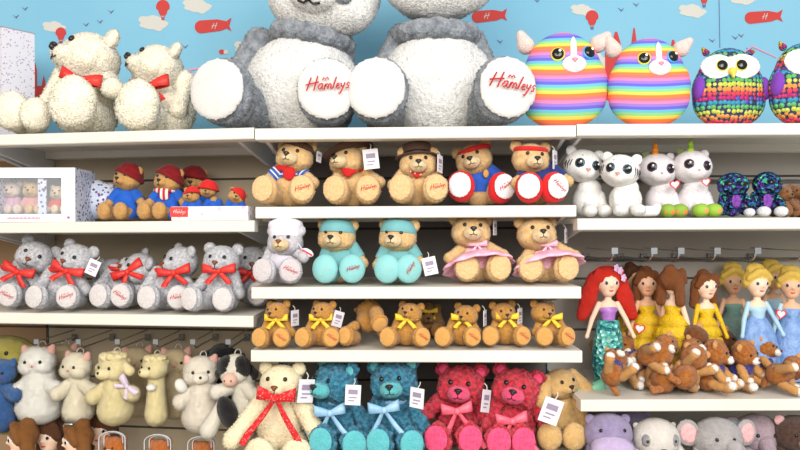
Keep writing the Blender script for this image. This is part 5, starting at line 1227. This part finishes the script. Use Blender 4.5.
# ================================================================= tan dog, hippo, seal, elephant ...
DOG = fur('dog_tan', (216, 174, 110), (228, 190, 130), 20); GRN = mat('satin_mint', (120, 206, 172), .4, (140, 218, 186), 8)
t = bear('plush_dog', 'tan plush dog with floppy ears and a mint ribbon, beside the red teddy', 562, 466, 84, .10, DOG, (560, 384), (24, 6, -6), [(550, 447, -6), (576, 448, 10)], .95, ((16, 10), (18, 10)), cat='dog toy', ears=False, hs=.82)
organic('floppy_ear', [C((0, 0, 0), (.08, -.04, -.24), .07, .1)], .018, 3, .01)
for s in (-1, 1): part(t.head, 'ear', 'floppy_ear', DOG, (s * .22, -.02, .1), (0, R(-s * 16), 0), (s * 1.2, 1.2, 1.25))
part(t.root, 'ribbon', 'bow_wide', GRN, put(t, 585, 391, .0), (0, R(-10), 0), 1.1)
HIP = fur('hippo_lilac', (150, 136, 172), (164, 150, 186), 12); HIPL = fur('hippo_muzzle', (196, 174, 214), (204, 184, 220), 20); SEA = fur('seal_white', (222, 214, 206), (230, 224, 218), 12); SEAG = fur('seal_grey', (150, 148, 150)); ELE = fur('elephant_grey', (170, 164, 164), (184, 178, 178), 12); ELP = fur('elephant_pink', (236, 178, 180)); MAU = fur('mauve', (164, 142, 152), (178, 156, 166), 12)
organic('round_head', [E((0, 0, 0), (.36, .3, .3))], .022, 4, .012); organic('wide_muzzle', [E((0, 0, 0), (.26, .2, .17)), *mir(E((.12, -.08, -.02), (.15, .14, .14)))], .02, 4, .01)
organic('sitting_body', [E((0, 0, .28), (.34, .3, .28)), C((0, 0, .4), (0, 0, .55), .22, .2)], .024, 4, .012); organic('big_ear', [E((0, 0, 0), (.17, .05, .2))], .018, 4, .01); organic('big_ear_lining', [E((0, 0, 0), (.12, .03, .15))], .016, 4, .006)
organic('trunk', [C((0, 0, 0), (0, -.16, -.16), .12, .09), C((0, -.16, -.16), (0, -.2, -.36), .09, .07)], .018, 4, .008)
def critter(name, lab, cat, px, y, hd, hpx, fm, py=474):
    t = base_toy(name, lab, cat, 'soft animals on the lowest right shelf', px, py, y, hpx); r = t.root
    r.location.z += .012 * t.s; part(r, 'body', 'sitting_body', fm); t.head = part(r, 'head', 'round_head', fm, put(t, hd[0], hd[1], -.1))
    for sx in (-1, 1):
        part(r, 'arm', 'plush_arm', fm, (sx * .26, -.05, .45), (R(-26), R(-sx * 20), 0)); part(r, 'leg', 'plush_leg', fm, (sx * .2, -.05, .15), (0, 0, R(sx * 16)))
    return t
def eyes(t, ex, ez, sc=1.0, m=BLACK):
    for sx in (-1, 1): P, n = surf('round_head', sx * ex, ez, .012); part(t.head, 'eye', 'eye', m, P, facing(n), sc)
t = critter('plush_hippo', 'lilac plush hippo with paler muzzle beside the tan dog', 'hippo toy', 609, .03, (608, 433), 66, HIP); part(t.head, 'muzzle', 'wide_muzzle', HIPL, (-.02, -.24, -.14), (0, 0, 0), (1.15, 1, 1)); eyes(t, .17, .1)
for sx in (-1, 1): part(t.head, 'ear', 'small_ear', HIP, (sx * .26, .02, .2), (0, R(sx * 40), 0))
t = critter('plush_hippo', 'lilac plush hippo tucked behind the front hippo', 'hippo toy', 628, .2, (630, 427), 62, HIP); part(t.head, 'muzzle', 'wide_muzzle', HIPL, (0, -.24, -.14)); eyes(t, .17, .1)
for sx in (-1, 1): part(t.head, 'ear', 'small_ear', HIP, (sx * .26, .02, .2), (0, R(sx * 40), 0))
t = critter('plush_seal', 'off-white plush with grey eye patches between hippo and elephant', 'plush toy', 655, .04, (655.5, 438), 66, SEA); eyes(t, .2, .02)
for sx in (-1, 1): P, n = surf('round_head', sx * .22, .03, -.012); part(t.head, 'eye_patch', 'panda_patch', SEAG, P, facing(n), 1.2); part(t.head, 'ear', 'small_ear', SEA, (sx * .28, .04, .18), (0, R(sx * 50), 0), .6)
P, n = surf('round_head', .02, -.13, .01); part(t.head, 'nose', 'nose', NOSEB, P, facing(n), 1.5)
t = critter('plush_elephant', 'grey plush elephant with pink-lined ears', 'elephant toy', 716, .04, (717, 438), 68, ELE); eyes(t, .12, .05)
part(t.head, 'trunk', 'trunk', ELE, (0.12, -.26, -.06))
for sx in (-1, 1): e = part(t.head, 'ear', 'big_ear', ELE, (sx * .42, .0, .08), (0, R(sx * 10), R(sx * 10)), 1.0); part(e, 'ear_lining', 'big_ear_lining', ELP, (0, -.035, 0))
t = critter('plush_elephant', 'mauve plush elephant with a teal ear beside the grey elephant', 'elephant toy', 755, .1, (757, 434), 66, MAU); eyes(t, .12, .05); part(t.head, 'trunk', 'trunk', MAU, (0, -.26, -.06))
for sx in (-1, 1): e = part(t.head, 'ear', 'big_ear', MAU, (sx * .36, .0, .08), (0, R(sx * 10), R(sx * 10)), .9); part(e, 'ear_lining', 'big_ear_lining', fur('teal_lining', (150, 190, 190)), (0, -.035, 0))
t = critter('plush_bear', 'dark brown plush at the right edge of the lowest shelf', 'plush toy', 796, .1, (796, 434), 62, fur('cocoa', (76, 54, 46), (94, 68, 58))); eyes(t, .14, .05); part(t.head, 'muzzle', 'plush_muzzle', fur('cocoa_muzzle', (150, 120, 104)), (0, -.26, -.08))
for sx in (-1, 1): part(t.head, 'ear', 'small_ear', ELP if sx < 0 else SEAG, (sx * .26, .0, .22), (0, R(sx * 40), 0), 1.1)
